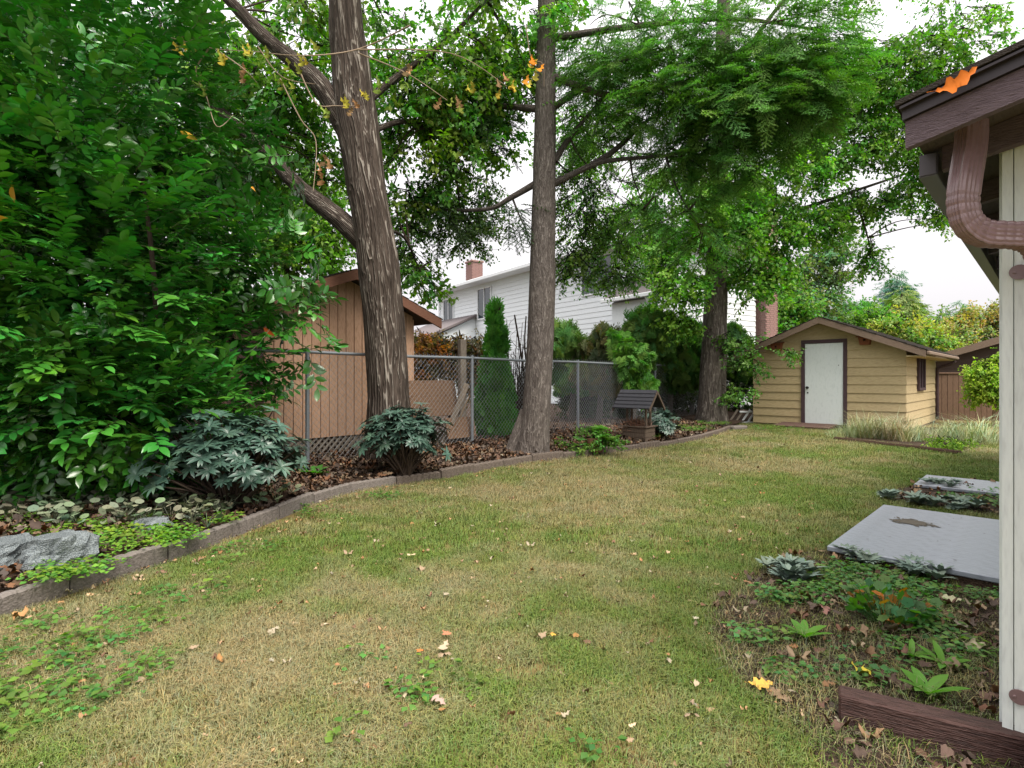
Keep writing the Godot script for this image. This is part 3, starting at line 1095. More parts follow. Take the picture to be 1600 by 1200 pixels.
	limb(m, [Vector3(xg + 0.03, yg - 0.13, dz), Vector3(xg - 0.02, yg - 0.2, dz), Vector3(hw + 0.1, yg - 0.32, dz), Vector3(hw + 0.06, yg - 0.45, dz), Vector3(hw + 0.06, 0.1, dz)], [0.04, 0.04, 0.04, 0.04, 0.04], 8)
	part("downspout", m, M.frame_brown, t)
	# two nest boxes under the rake, and the step
	for q in [[-1.06, 1.94, "small wooden nest box left of the shed door, under the roof edge"], [0.92, 2.02, "small wooden nest box right of the shed door, under the roof edge"]]:
		var g: Vector3 = t.transform * Vector3(q[0], q[1], 0.03)
		var bx := thing("nest_box", q[2], "birdhouse", g, "nest boxes on the shed front")
		bx.basis = t.basis
		m = MB.new()
		m.hexa([Vector3(-0.1, 0, 0), Vector3(0.1, 0, 0), Vector3(0.1, 0, 0.13), Vector3(-0.1, 0, 0.13), Vector3(-0.13, 0.2, 0), Vector3(0.13, 0.2, 0), Vector3(0.13, 0.17, 0.15), Vector3(-0.13, 0.17, 0.15)])
		part("body", m, M.birdhouse, bx)
		m = MB.new()
		m.hexa([Vector3(-0.17, 0.203, -0.01), Vector3(0.17, 0.203, -0.01), Vector3(0.17, 0.173, 0.2), Vector3(-0.17, 0.173, 0.2), Vector3(-0.17, 0.226, -0.01), Vector3(0.17, 0.226, -0.01), Vector3(0.17, 0.196, 0.2), Vector3(-0.17, 0.196, 0.2)])
		part("lid", m, M.birdhouse, bx)
		m = MB.new()
		m.tube([Vector3(0, 0.11, 0.125), Vector3(0, 0.11, 0.148)], [0.026, 0.026], 12)
		part("entrance_hole", m, M.dark_metal, bx)
	var sp: Vector3 = t.transform * Vector3(0.0, 0, 0.0)
	var st := thing("door_step", "worn brown wooden step below the white shed door", "step", sp)
	st.basis = t.basis
	for k in 4:
		m = MB.new()
		m.box(Vector3(-0.3, 0.1 - 0.012 * k, 0.12 + 0.185 * k), Vector3(1.25, 0.035, 0.178), Basis.IDENTITY, 0.006)
		part("plank", m, M.step_wood, st)
	m = MB.new()
	m.box(Vector3(-0.3, 0.025, 0.38), Vector3(1.2, 0.055, 0.64))
	part("base", m, M.step_wood, st)

func near_house() -> void:
	var C := Vector3(1.61, 0, -1.85)
	var t := thing("near_house", "corner of a cream-walled house with dark brown roof edge and downspout", "house", C)
	t.basis = Basis(V, UP, -U)                                   # x along the gable wall, z out of it, towards the eye
	var m := MB.new()
	m.hexa([Vector3(0.03, -0.05, -9), Vector3(4, -0.05, -9), Vector3(4, -0.05, -0.03), Vector3(0.03, -0.05, -0.03), Vector3(0.03, 2.02, -9), Vector3(4, 2.9, -9), Vector3(4, 2.9, -0.03), Vector3(0.03, 2.02, -0.03)])
	part("wall", m, M.wall_cream, t)
	var x := 0.0
	for k in 9:                                                    # narrow corner strip, then sheets with open joints
		var wd: float = 0.027 if k == 0 else 0.4
		m = MB.new()
		m.hexa([Vector3(x, -0.04, -0.028), Vector3(x + wd, -0.04, -0.028), Vector3(x + wd, -0.04, 0.0 if k else 0.004), Vector3(x, -0.04, 0.0 if k else 0.004), Vector3(x, 2.03 + x * 0.22, -0.028), Vector3(x + wd, 2.03 + (x + wd) * 0.22, -0.028), Vector3(x + wd, 2.03 + (x + wd) * 0.22, 0.0 if k else 0.004), Vector3(x, 2.03 + x * 0.22, 0.0 if k else 0.004)])
		part("siding_panel", m, M.wall_cream, t)
		x += wd + 0.003
	m = MB.new()
	m.box(Vector3(0.01, 1.0, -4.5), Vector3(0.04, 2.1, 8.9))
	part("side_wall", m, M.wall_cream, t)
	# roof with rake board, soffit and eave gutter
	var xe := -0.2
	var ye := 2.0
	var sl := 0.235
	var zf := 0.4
	var top := func(xx: float) -> float: return ye + 0.06 + (xx - xe) * sl
	m = MB.new()
	m.hexa([Vector3(xe, top.call(xe) - 0.04, zf - 0.03), Vector3(4, top.call(4.0) - 0.04, zf - 0.03), Vector3(4, top.call(4.0) - 0.04, -9.2), Vector3(xe, top.call(xe) - 0.04, -9.2), Vector3(xe, top.call(xe), zf - 0.03), Vector3(4, top.call(4.0), zf - 0.03), Vector3(4, top.call(4.0), -9.2), Vector3(xe, top.call(xe), -9.2)])
	part("roof", m, M.soffit, t)
	m = MB.new()
	m.hexa([Vector3(xe - 0.02, top.call(xe) + 0.004, zf + 0.035), Vector3(4, top.call(4.0) + 0.004, zf + 0.035), Vector3(4, top.call(4.0) + 0.004, -9.2), Vector3(xe - 0.02, top.call(xe) + 0.004, -9.2), Vector3(xe - 0.02, top.call(xe) + 0.02, zf + 0.035), Vector3(4, top.call(4.0) + 0.02, zf + 0.035), Vector3(4, top.call(4.0) + 0.02, -9.2), Vector3(xe - 0.02, top.call(xe) + 0.02, -9.2)])
	part("shingles", m, M.shingle, t)
	var lo := func(xx: float, dy: float, z: float) -> Vector3: return Vector3(xx, top.call(xx) + dy, z)
	m = MB.new()
	m.hexa([lo.call(xe, -0.118, zf - 0.03), lo.call(4.0, -0.118, zf - 0.03), lo.call(4.0, -0.118, zf), lo.call(xe, -0.118, zf), lo.call(xe, -0.036, zf - 0.03), lo.call(4.0, -0.036, zf - 0.03), lo.call(4.0, -0.036, zf), lo.call(xe, -0.036, zf)])
	part("rake_board", m, M.fascia, t)
	m = MB.new()
	m.hexa([lo.call(xe - 0.006, -0.034, zf - 0.02), lo.call(4.0, -0.034, zf - 0.02), lo.call(4.0, -0.034, zf + 0.012), lo.call(xe - 0.006, -0.034, zf + 0.012), lo.call(xe - 0.006, 0.003, zf - 0.02), lo.call(4.0, 0.003, zf - 0.02), lo.call(4.0, 0.003, zf + 0.012), lo.call(xe - 0.006, 0.003, zf + 0.012)])
	part("rake_trim", m, M.drip, t)
	m = MB.new()
	m.hexa([lo.call(xe - 0.01, -0.004, zf - 0.02), lo.call(4.0, -0.004, zf - 0.02), lo.call(4.0, -0.004, zf + 0.03), lo.call(xe - 0.01, -0.004, zf + 0.03), lo.call(xe - 0.01, 0.0035, zf - 0.02), lo.call(4.0, 0.0035, zf - 0.02), lo.call(4.0, 0.0035, zf + 0.03), lo.call(xe - 0.01, 0.0035, zf + 0.03)])
	part("drip_edge", m, M.drip, t)
	for k in 12:                                                   # rafter tails under the eave
		m = MB.new()
		var zz := 0.05 - 0.6 * k
		m.hexa([lo.call(xe + 0.05, -0.12, zz - 0.02), lo.call(0.3, -0.14, zz - 0.02), lo.call(0.3, -0.14, zz + 0.02), lo.call(xe + 0.05, -0.12, zz + 0.02), lo.call(xe + 0.05, -0.042, zz - 0.02), lo.call(0.3, -0.042, zz - 0.02), lo.call(0.3, -0.042, zz + 0.02), lo.call(xe + 0.05, -0.042, zz + 0.02)])
		part("rafter_tail", m, M.fascia, t)
	m = MB.new()
	for k in 2:
		m.box(Vector3(xe + 0.035 - 0.04 * k, ye - 0.03, -4.5), Vector3(0.005 if k else 0.012, 0.07, 9.2))
	m.box(Vector3(xe + 0.015, ye - 0.066, -4.5), Vector3(0.05, 0.005, 9.2))
	m.box(Vector3(xe + 0.015, ye - 0.03, 0.102), Vector3(0.046, 0.07, 0.005))
	part("gutter", m, M.gutter, t)
	# ribbed downspout: from the gutter, across and down the gable wall
	var inv := t.transform.affine_inverse()
	var path := []
	for q in [[1518, 190, 1.74], [1517, 225, 1.74], [1507, 290, 1.72], [1505, 320, 1.72], [1512, 347, 1.72], [1534, 364, 1.72], [1565, 367, 1.71], [1593, 369, 1.7], [1615, 378, 1.7], [1628, 400, 1.7], [1631, 430, 1.7], [1631, 800, 1.71], [1631, 1380, 1.72]]:
		path.append(inv * P(q[0], q[1], q[2]))
	var zero := []
	for p in path: zero.append(0.0)
	var sm: Array = smooth(path, zero, 6)[0]
	var out := []
	var hwid := 0.039
	var hdep := 0.028
	for k in 72:
		var a := TAU * k / 72.0
		var e := pow(pow(absf(cos(a)), 6.0) + pow(absf(sin(a)), 6.0), -1.0 / 6.0)
		var rib := 1.0 - 0.075 * (0.5 + 0.5 * cos(a * 18.0 + PI))
		out.append(Vector2(cos(a) * e * hwid, sin(a) * e * hdep) * rib)
	m = MB.new()
	var rings := []
	var face_n := inv.basis * Vector3(0.1, 0, 1)
	for j in sm.size():
		var d: Vector3 = (sm[mini(j + 1, sm.size() - 1)] - sm[maxi(j - 1, 0)]).normalized()
		var zz := (face_n - d * face_n.dot(d)).normalized()
		var xx := zz.cross(d).normalized()
		var crimp := 1.0 - (0.05 if j > 12 and j < 60 and j % 3 == 0 else 0.0)
		var row := []
		for k in out.size():
			var o: Vector2 = out[k] * crimp
			var nn := (xx * o.x / (hwid * hwid) + zz * o.y / (hdep * hdep)).normalized()
			row.append(m.pt(sm[j] + xx * o.x + zz * o.y, nn))
		rings.append(row)
	for j in rings.size() - 1:
		for k in out.size():
			var k2 := (k + 1) % out.size()
			m.three(rings[j][k], rings[j + 1][k], rings[j + 1][k2])
			m.three(rings[j][k], rings[j + 1][k2], rings[j][k2])
	# flat normals bring the ribs out
	var fl := MB.new()
	for k in range(0, m.i.size(), 3):
		var a := m.v[m.i[k]]
		var b := m.v[m.i[k + 1]]
		var c := m.v[m.i[k + 2]]
		var nn := (c - a).cross(b - a).normalized()
		fl.three(fl.pt(a, nn), fl.pt(b, nn), fl.pt(c, nn))
	var pipe := part("downspout", fl, M.pipe, t)
	for q in [420.0, 1105.0]:
		m = MB.new()
		var c: Vector3 = inv * P(1591, q, 1.76)
		c.z = 0.006
		var rim := []
		for k in 18:
			rim.append(c + Vector3(cos(TAU * k / 18.0) * 0.026, sin(TAU * k / 18.0) * 0.024, 0.0))
		for k in 18:
			var e: Vector3 = rim[(k + 1) % 18]
			m.face([rim[k], e, e + Vector3(0, 0, 0.004), rim[k] + Vector3(0, 0, 0.004)], c)
			m.face([c + Vector3(0, 0, 0.004), e + Vector3(0, 0, 0.004), rim[k] + Vector3(0, 0, 0.004)], c - Vector3(0, 0, 1))
		m.box(c + Vector3(-0.012, 0, 0.006), Vector3(0.008, 0.008, 0.004), Basis.IDENTITY, 0.001)
		part("strap_bracket", m, M.pipe, pipe)
	# the orange oak leaf caught on the roof edge
	var lf := MB.new()
	lf.col = Color(0.45, 0.12, 0.015)
	lf.oak(Vector3.ZERO, V + UP * 0.27, -U + UP * 0.5, 0.115, 0.35, 0.05)
	var ob := part("fallen_oak_leaf", lf, M.dead, self, Transform3D(Basis.IDENTITY, P(1451, 152, 1.6)))
	tag(ob, "bright orange oak leaf caught on the dark roof edge", "leaf")
	# low brown timber at the foot of the wall
	m = MB.new()
	var a2 := Vector3(1.2, 0.05, -2.07)
	var b2 := Vector3(1.72, 0.05, -1.78)
	m.box(Vector3(5, 0, 0), Vector3((b2 - a2).length(), 0.11, 0.085), Basis.IDENTITY, 0.007)
	var bs := frame(b2 - a2)
	var tb := part("edging_timber", m, M.timber, self, Transform3D(bs, (a2 + b2) / 2.0 - bs.x * 5.0))
	tag(tb, "dark brown grooved timber lying against the cream wall", "timber")

func right_background() -> void:
	# board fence beyond the yellow shed
	var t := thing("board_fence", "weathered brown fence of upright boards right of the yellow shed", "fence", Vector3(11.6, 0, -16.6))
	var d := Vector3(0.8, 0, 0.1).normalized()
	for k in 26:
		var m := MB.new()
		var h := 1.36 + rng.randf_range(-0.015, 0.015)
		m.box(Vector3(0.15 * k - 0.6, h / 2.0 - 0.2, 0) * 1.0, Vector3(0.142, h + 0.4, 0.02), Basis.IDENTITY, 0.003)
		part("board", m, M.brown_fence, t, Transform3D(frame(d), Vector3(0, 0, rng.randf_range(-0.004, 0.004))))
	var cap := MB.new()
	cap.box(d * 1.3 + UP * 1.38, Vector3(3.9, 0.04, 0.09), frame(d), 0.005)
	part("cap_rail", cap, M.brown_fence, t)
	# the dark low house behind that fence
	var hpos := P(1580, 590, 21.0)
	t = thing("dark_house", "dark brown low house with pale roof edge behind the board fence", "house", Vector3(hpos.x, 0, hpos.z))
	var hb := Basis(UP, -0.7)
	t.basis = hb
	for k in 9:
		var m := MB.new()
		m.hexa([Vector3(-3.4, 0.2 * k, 0), Vector3(4, 0.2 * k, 0), Vector3(4, 0.2 * k, 0.03), Vector3(-3.4, 0.2 * k, 0.03), Vector3(-3.4, 0.2 * k + 0.21, 0), Vector3(4, 0.2 * k + 0.21, 0), Vector3(4, 0.2 * k + 0.21, 0.008), Vector3(-3.4, 0.2 * k + 0.21, 0.008)])
		part("siding_board", m, M.dark_siding, t)
	var m2 := MB.new()
	m2.box(Vector3(0.3, 0.9, -3), Vector3(7.4, 1.85, 5.98))
	part("wall", m2, M.dark_siding, t)
	m2 = MB.new()
	m2.hexa([Vector3(-2.7, 1.75, 0.4), Vector3(2.2, 3.4, 0.4), Vector3(2.2, 3.4, -6), Vector3(-2.7, 1.75, -6), Vector3(-2.7, 1.95, 0.4), Vector3(2.2, 3.6, 0.4), Vector3(2.2, 3.6, -6), Vector3(-2.7, 1.95, -6)])
	part("roof", m2, M.roof_grey, t)
	m2 = MB.new()
	m2.hexa([Vector3(-2.72, 1.72, 0.4), Vector3(2.2, 3.37, 0.4), Vector3(2.2, 3.37, 0.45), Vector3(-2.72, 1.72, 0.45), Vector3(-2.72, 1.98, 0.4), Vector3(2.2, 3.63, 0.4), Vector3(2.2, 3.63, 0.45), Vector3(-2.72, 1.98, 0.45)])
	part("rake_board", m2, M.shed_trim, t)
	m2 = MB.new()
	m2.face([Vector3(-2.7, 1.8, 0.02), Vector3(2.2, 1.8, 0.02), Vector3(2.2, 3.4, 0.02)], Vector3(0, 2, -2))
	part("gable", m2, M.dark_siding, t)
	# pale house farther off
	var q := P(1500, 590, 38.0)
	t = thing("pale_far_house", "pale grey gabled house roof seen beyond the dark brown house", "house", Vector3(q.x, 0, q.z))
	t.basis = Basis(UP, -0.66)
	m2 = MB.new()
	m2.box(Vector3(0, 1.4, -3), Vector3(4.4, 2.8, 6))
	part("wall", m2, M.siding, t)
	m2 = MB.new()
	m2.hexa([Vector3(-2.2, 2.8, -0.2), Vector3(2.2, 2.8, -0.2), Vector3(2.2, 2.8, 0.0), Vector3(-2.2, 2.8, 0.0), Vector3(0.55, 3.6, -0.2), Vector3(0.56, 3.6, -0.2), Vector3(0.56, 3.6, 0.0), Vector3(0.55, 3.6, 0.0)])
	part("gable", m2, M.siding, t)
	for s in [-1.0, 1.0]:
		m2 = MB.new()
		var xe: float = 0.55 + s * 3.0
		m2.hexa([Vector3(0.55, 3.75, 0.4), Vector3(xe, 2.6, 0.4), Vector3(xe, 2.6, -6), Vector3(0.55, 3.75, -6), Vector3(0.55, 3.95, 0.4), Vector3(xe, 2.8, 0.4), Vector3(xe, 2.8, -6), Vector3(0.55, 3.95, -6)])
		part("roof", m2, M.roof_grey, t)
		m2 = MB.new()
		m2.hexa([Vector3(0.55, 3.73, 0.4), Vector3(xe, 2.58, 0.4), Vector3(xe, 2.58, 0.48), Vector3(0.55, 3.73, 0.48), Vector3(0.55, 3.97, 0.4), Vector3(xe, 2.82, 0.4), Vector3(xe, 2.82, 0.48), Vector3(0.55, 3.97, 0.48)])
		part("fascia", m2, M.white_trim, t)

# ------------------------------------------------------------------ chain-link fence
func chain_fence() -> void:
	var A := Vector3(-2.59, 0, -7.13)
	var d := Vector3(0.648, 0, -0.762).normalized()
	var t := thing("chain_link_fence", "galvanised chain-link fence running behind the long bed", "fence", A)
	var stops := [-3.05, 0.0, 2.97, 6.13, 9.7, 12.8, 15.9, 19.0]
	var top := 1.575
	var low := 0.17
	for s in stops:
		var m := MB.new()
		var p: Vector3 = d * s
		m.tube([p + UP * 0.0, p + UP * (top - 0.01), p + UP * (top + 0.035), p + UP * (top + 0.05)], [0.027, 0.027, 0.027, 0.012], 12)
		var po := part("post", m, M.galv, t)
		for y in [0.45, 0.8, 1.15, 1.5]:
			var c := MB.new()
			c.tube([p + UP * (y - 0.01), p + UP * (y + 0.01)], [0.031, 0.031], 12)
			part("tie_band", c, M.galv, po)
	for k in stops.size() - 1:
		var a: Vector3 = d * stops[k]
		var b: Vector3 = d * stops[k + 1]
		var m := MB.new()
		m.tube([a + UP * top + d * 0.02, (a + b) / 2.0 + UP * (top - 0.012), b + UP * top - d * 0.02], [0.021, 0.021, 0.021], 10)
		part("top_rail", m, M.galv, t)
		# woven diamonds, far too many to pick apart
		m = MB.new()
		var L := (b - a).length()
		var H := top - low + 0.03
		var w := 0.085
		var nrm := d.cross(UP) * 0.004
		var k0 := -int(H / w) - 1
		var n := int(L / w)
		for sgn in [1.0, -1.0]:
			for j in range(k0, n + 1):
				var x0 := j * w
				var s0 := maxf(0.0, -x0)
				var s1 := minf(H, L - x0)
				if s1 - s0 < 0.03:
					continue
				var f := func(s: float) -> Vector3:
					return a + d * (x0 + s) + UP * (low + (s if sgn > 0.0 else H - s)) + nrm * sgn
				m.tube([f.call(s0), f.call(s1)], [0.0021, 0.0021], 3)
		for j in int(L / w):                                        # knuckled top edge
			var q: Vector3 = a + d * (w * (j + 0.5)) + UP * (low + H)
			m.tube([q - UP * 0.03, q + UP * 0.03], [0.003, 0.002], 3)
		part("wire_mesh", m, M.wire, t, Transform3D.IDENTITY, "stuff")

# ------------------------------------------------------------------ trees
func big_trees() -> void:
	# 1: the furrowed oak at the fence
	var t := thing("oak_tree", "big furrowed oak with pale streaked bark at the fence, forking left", "tree", P(607, 700, 7.6) * Vector3(1, 0, 1) + UP * 0.1)
	var X := Transform3D(Basis.IDENTITY, -t.position)
	var m := MB.new()
	var D := 7.6
	var tr := limb(m, [P(610, 720, D), P(607, 690, D), P(607, 620, D), P(600, 500, D), P(590, 400, D), P(580, 340, D), P(566, 250, D), P(556, 180, D), P(548, 100, D), P(540, 20, D), P(536, -120, D)], [0.4, 0.33, 0.268, 0.268, 0.275, 0.262, 0.262, 0.285, 0.25, 0.22, 0.16], 28, 1.0, 0.15, 0.09)
	part("trunk", m, M.bark_oak, t, X)
	m = MB.new()
	var l1 := limb(m, [P(580, 400, D), P(548, 358, D), P(505, 322, D + 0.1), P(463, 288, D + 0.2), P(400, 221, D + 0.3), P(345, 175, D + 0.5), P(290, 120, D + 0.8), P(250, 40, D + 1.0)], [0.1, 0.14, 0.125, 0.105, 0.085, 0.075, 0.055, 0.03], 14, 1.0, 0.24, 0.08)
	part("limb", m, M.bark_oak, t, X)
	m = MB.new()
	var l2 := limb(m, [P(548, 215, D), P(505, 140, D - 0.1), P(465, 100, D - 0.15), P(410, 55, D - 0.2), P(340, -20, D - 0.3)], [0.15, 0.135, 0.11, 0.09, 0.06], 14, 1.0, 0.24, 0.08)
	part("limb", m, M.bark_oak, t, X)
	m = MB.new()
	var l3 := limb(m, [P(560, 170, D), P(620, 120, D + 0.4), P(690, 70, D + 0.7), P(760, 0, D + 1.0)], [0.07, 0.05, 0.04, 0.02], 8, 1.0, 0.24)
	l3 += limb(m, [P(570, 210, D), P(640, 190, D + 0.8), P(700, 230, D + 1.3), P(720, 330, D + 1.7)], [0.05, 0.035, 0.022, 0.01], 8, 1.0, 0.24)
	l3 += limb(m, [P(595, 360, D), P(630, 370, D + 0.8), P(655, 420, D + 1.4)], [0.03, 0.02, 0.008], 6, 1.0, 0.24)
	part("limb", m, M.bark_oak, t, X)
	var el := pe([[300, 120, 8.5, 1.2, 0.8, 1, 48], [400, 120, 8.5, 0.9, 0.7, 0.9, 44], [350, 235, 9, 0.9, 0.6, 0.9, 40], [455, 215, 9, 0.6, 0.6, 0.8, 26], [500, 260, 9.2, 0.5, 0.6, 0.6, 18], [640, 140, 8.6, 0.55, 0.7, 0.8, 34], [700, 120, 8.6, 0.8, 0.6, 0.8, 42], [645, 260, 8.8, 0.5, 0.7, 0.7, 20], [715, 225, 9, 0.6, 0.6, 0.8, 22], [640, 330, 9.0, 0.35, 0.5, 0.5, 9], [655, 425, 9.3, 0.3, 0.4, 0.35, 12], [760, 120, 9, 0.6, 0.7, 0.7, 30], [560, -70, 8, 2.6, 0.8, 1.5, 40], [260, -80, 8, 1.6, 0.8, 1.2, 28], [800, 10, 9, 1.1, 0.6, 1, 44], [400, 300, 9.5, 0.7, 0.6, 0.6, 30], [480, 150, 9.2, 0.8, 0.6, 0.6, 34], [680, 190, 9, 0.8, 0.5, 0.6, 20], [760, 200, 9.4, 0.6, 0.6, 0.6, 18], [800, 90, 9.6, 0.8, 0.6, 0.6, 30], [470, 60, 8.8, 0.9, 0.5, 0.8, 24], [560, 60, 9.4, 1.0, 0.6, 0.5, 22]], DENS)
	m = MB.new()
	twigs_to(m, el, tr.slice(20) + l1 + l2 + l3, 3)
	part("twigs", m, M.twig, t, X, "stuff")
	scatter("leaves", S.cluster, M.leaf, moved(spread(el, Color(0.2, 0.38, 0.07), 0.3, 0.25, "droop", 0.75, 1.15), -t.position), t)
	var el2 := pe([[690, 330, 9.3, 0.65, 0.45, 0.6, 20], [735, 370, 9.5, 0.4, 0.35, 0.5, 20], [700, 280, 9.4, 0.6, 0.5, 0.6, 14], [640, 380, 9.2, 0.3, 0.5, 0.4, 14]], DENS)
	scatter("small_leaves", S.small, M.leaf, moved(spread(el2, Color(0.15, 0.26, 0.08), 0.3, 0.2, "droop"), -t.position), t)

	# 2: the straight fir
	t = thing("fir_tree", "straight grey-brown fir trunk with bare lower limbs, nearest the middle post", "tree", P(830, 700, 8.7) * Vector3(1, 0, 1) + UP * 0.1)
	X = Transform3D(Basis.IDENTITY, -t.position)
	D = 8.7
	m = MB.new()
	tr = limb(m, [P(829, 712, D), P(832, 690, D), P(838, 640, D), P(843, 560, D), P(847, 450, D), P(850, 300, D), P(852, 180, D), P(853, 60, D), P(855, -100, D)], [0.33, 0.27, 0.215, 0.205, 0.205, 0.18, 0.165, 0.145, 0.11], 24, 1.0, 0.15, 0.06)
	m.tube([P(818, 640, D), P(808, 680, D - 0.05), P(795, 712, D - 0.1)], [0.05, 0.1, 0.09], 10, 1.0, 0.25)
	part("trunk", m, M.bark_fir, t, X)
	var lim := [
		[[840, 285, 0], [800, 308, 0.1], [765, 326, 0.2], [700, 328, 0.3], [650, 322, 0.5]],
		[[866, 287, 0], [925, 258, -0.2], [960, 250, -0.3], [1040, 243, -0.4], [1100, 232, -0.3]],
		[[866, 252, 0], [890, 215, 0.1], [915, 185, 0.1], [945, 148, 0.2]],
		[[925, 258, -0.2], [960, 235, -0.1], [1010, 190, 0.1], [1060, 160, 0.2]],
		[[866, 167, 0], [905, 140, -0.2], [960, 100, -0.4], [1050, 75, -0.5]],
		[[838, 170, 0], [790, 166, 0.2], [740, 164, 0.4], [712, 185, 0.5]],
		[[866, 120, 0], [960, 150, -0.4], [1060, 130, -0.7], [1180, 120, -0.9], [1280, 130, -1.0]],
		[[864, 60, 0], [1000, 40, -0.5], [1150, 30, -0.8], [1300, 50, -0.9]],
		[[890, 215, 0.1], [910, 250, 0.2], [945, 275, 0.3]], [[800, 308, 0.1], [815, 345, 0.1], [828, 370, 0.1]],
		[[1040, 243, -0.4], [1060, 300, -0.4], [1090, 350, -0.3]], [[985, 248, -0.3], [990, 280, -0.2], [1010, 330, -0.2]], [[866, 240, 0], [880, 262, 0.3], [930, 290, 0.6]]]
	m = MB.new()
	var lp := []
	for k in lim.size():
		var pts := []
		var rad := []
		for j in lim[k].size():
			var q: Array = lim[k][j]
			pts.append(P(q[0], q[1], D + q[2]))
			rad.append((0.058 if k < 8 else 0.02) * (1.0 - 0.8 * j / (lim[k].size() - 1.0)))
		lp += limb(m, pts, rad, 8, 1.0, 0.24)
	part("limbs", m, M.bark_fir, t, X, "stuff")
	el = pe([[960, 110, 8.4, 0.7, 0.35, 0.7, 60], [1040, 100, 8.2, 0.7, 0.4, 0.7, 75], [1110, 130, 8, 0.7, 0.45, 0.8, 95], [1190, 120, 7.9, 0.7, 0.5, 0.8, 105], [1270, 110, 7.8, 0.55, 0.5, 0.7, 80], [1230, 190, 7.9, 0.5, 0.35, 0.7, 60], [1130, 205, 8.1, 0.6, 0.4, 0.7, 80], [1060, 240, 8.4, 0.45, 0.35, 0.6, 46], [1110, 290, 8.5, 0.4, 0.4, 0.5, 26], [1060, 330, 8.6, 0.45, 0.4, 0.5, 22], [1100, 380, 8.6, 0.35, 0.35, 0.5, 14], [1010, 330, 8.8, 0.35, 0.4, 0.5, 10], [930, 150, 8.7, 0.5, 0.4, 0.5, 26], [920, 90, 8.9, 0.5, 0.35, 0.5, 26], [1200, 50, 7.8, 1.2, 0.35, 0.8, 110], [1000, 40, 8.2, 1.2, 0.35, 0.8, 80], [1150, 170, 7.6, 0.8, 0.3, 0.5, 60], [1250, 150, 7.5, 0.6, 0.35, 0.5, 55], [1030, 160, 8.0, 0.6, 0.35, 0.5, 50], [1150, 260, 8.0, 0.45, 0.3, 0.4, 20], [920, 200, 8.9, 0.4, 0.3, 0.4, 20], [980, 200, 8.7, 0.4, 0.25, 0.4, 18]], DENS * 1.6)
	m = MB.new()
	twigs_to(m, el, lp, 3)
	part("twigs", m, M.twig, t, X, "stuff")
	scatter("needles", S.fir, M.needle, moved(spread(el, Color(0.18, 0.36, 0.09), 0.3, 0.14, "flat", 0.55, 0.95), -t.position), t)
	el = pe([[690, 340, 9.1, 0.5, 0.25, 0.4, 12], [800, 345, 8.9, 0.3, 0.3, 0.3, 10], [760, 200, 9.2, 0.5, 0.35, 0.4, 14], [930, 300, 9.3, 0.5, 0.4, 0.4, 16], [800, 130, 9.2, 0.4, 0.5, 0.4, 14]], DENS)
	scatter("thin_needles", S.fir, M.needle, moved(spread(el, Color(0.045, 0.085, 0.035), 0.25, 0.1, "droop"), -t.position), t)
	el = pe([[910, 380, 9.8, 0.5, 0.5, 0.4, 20], [900, 300, 10, 0.5, 0.6, 0.4, 20], [960, 370, 10, 0.6, 0.5, 0.4, 24], [940, 220, 10, 0.6, 0.5, 0.4, 30], [750, 320, 10, 0.5, 0.5, 0.4, 24], [960, 430, 10, 0.5, 0.25, 0.4, 22], [890, 420, 9.6, 0.25, 0.3, 0.3, 12]], DENS)
	scatter("thin_leaves", S.small, M.leaf, moved(spread(el, Color(0.17, 0.3, 0.08), 0.3, 0.15, "droop"), -t.position), t)

	# 3: the broad leafy tree by the yellow shed
	t = thing("maple_tree", "leafy green tree with straight ridged trunk left of the yellow shed", "tree", P(1113, 664, 14.1) * Vector3(1, 0, 1) + UP * 0.1)
	X = Transform3D(Basis.IDENTITY, -t.position)
	D = 14.1
	m = MB.new()
	tr = limb(m, [P(1110, 668, D), P(1112, 655, D), P(1113, 620, D), P(1115, 560, D), P(1118, 480, D), P(1120, 400, D), P(1122, 300, D), P(1128, 180, D), P(1130, 40, D), P(1132, -120, D)], [0.5, 0.4, 0.33, 0.31, 0.28, 0.26, 0.24, 0.21, 0.17, 0.1], 22, 1.0, 0.13, 0.06)
	part("trunk", m, M.bark_maple, t, X)
	m = MB.new()
	lp = []
	for q in [[[1122, 330], [1180, 270], [1260, 220], [1350, 180]], [[1124, 250], [1220, 170], [1330, 115], [1450, 90]], [[1120, 380], [1170, 340], [1240, 330], [1330, 300], [1420, 270]], [[1126, 180], [1180, 60], [1260, -40]], [[1120, 400], [1080, 380], [1030, 390]], [[1120, 300], [1060, 250], [1000, 240]], [[1330, 115], [1400, 150], [1470, 170]], [[1330, 300], [1350, 350], [1365, 410]]]:
		var pts := []
		var rad := []
		for j in q.size():
			pts.append(P(q[j][0], q[j][1], D + 0.3 * j * (1.0 if q[0][1] > 250 else -0.6)))
			rad.append(0.1 * (1.0 - 0.78 * j / (q.size() - 1.0)) * (0.4 if q[0][0] > 1300 else 1.0))
		lp += limb(m, pts, rad, 8, 1.0, 0.24)
	part("limbs", m, M.bark_maple, t, X, "stuff")
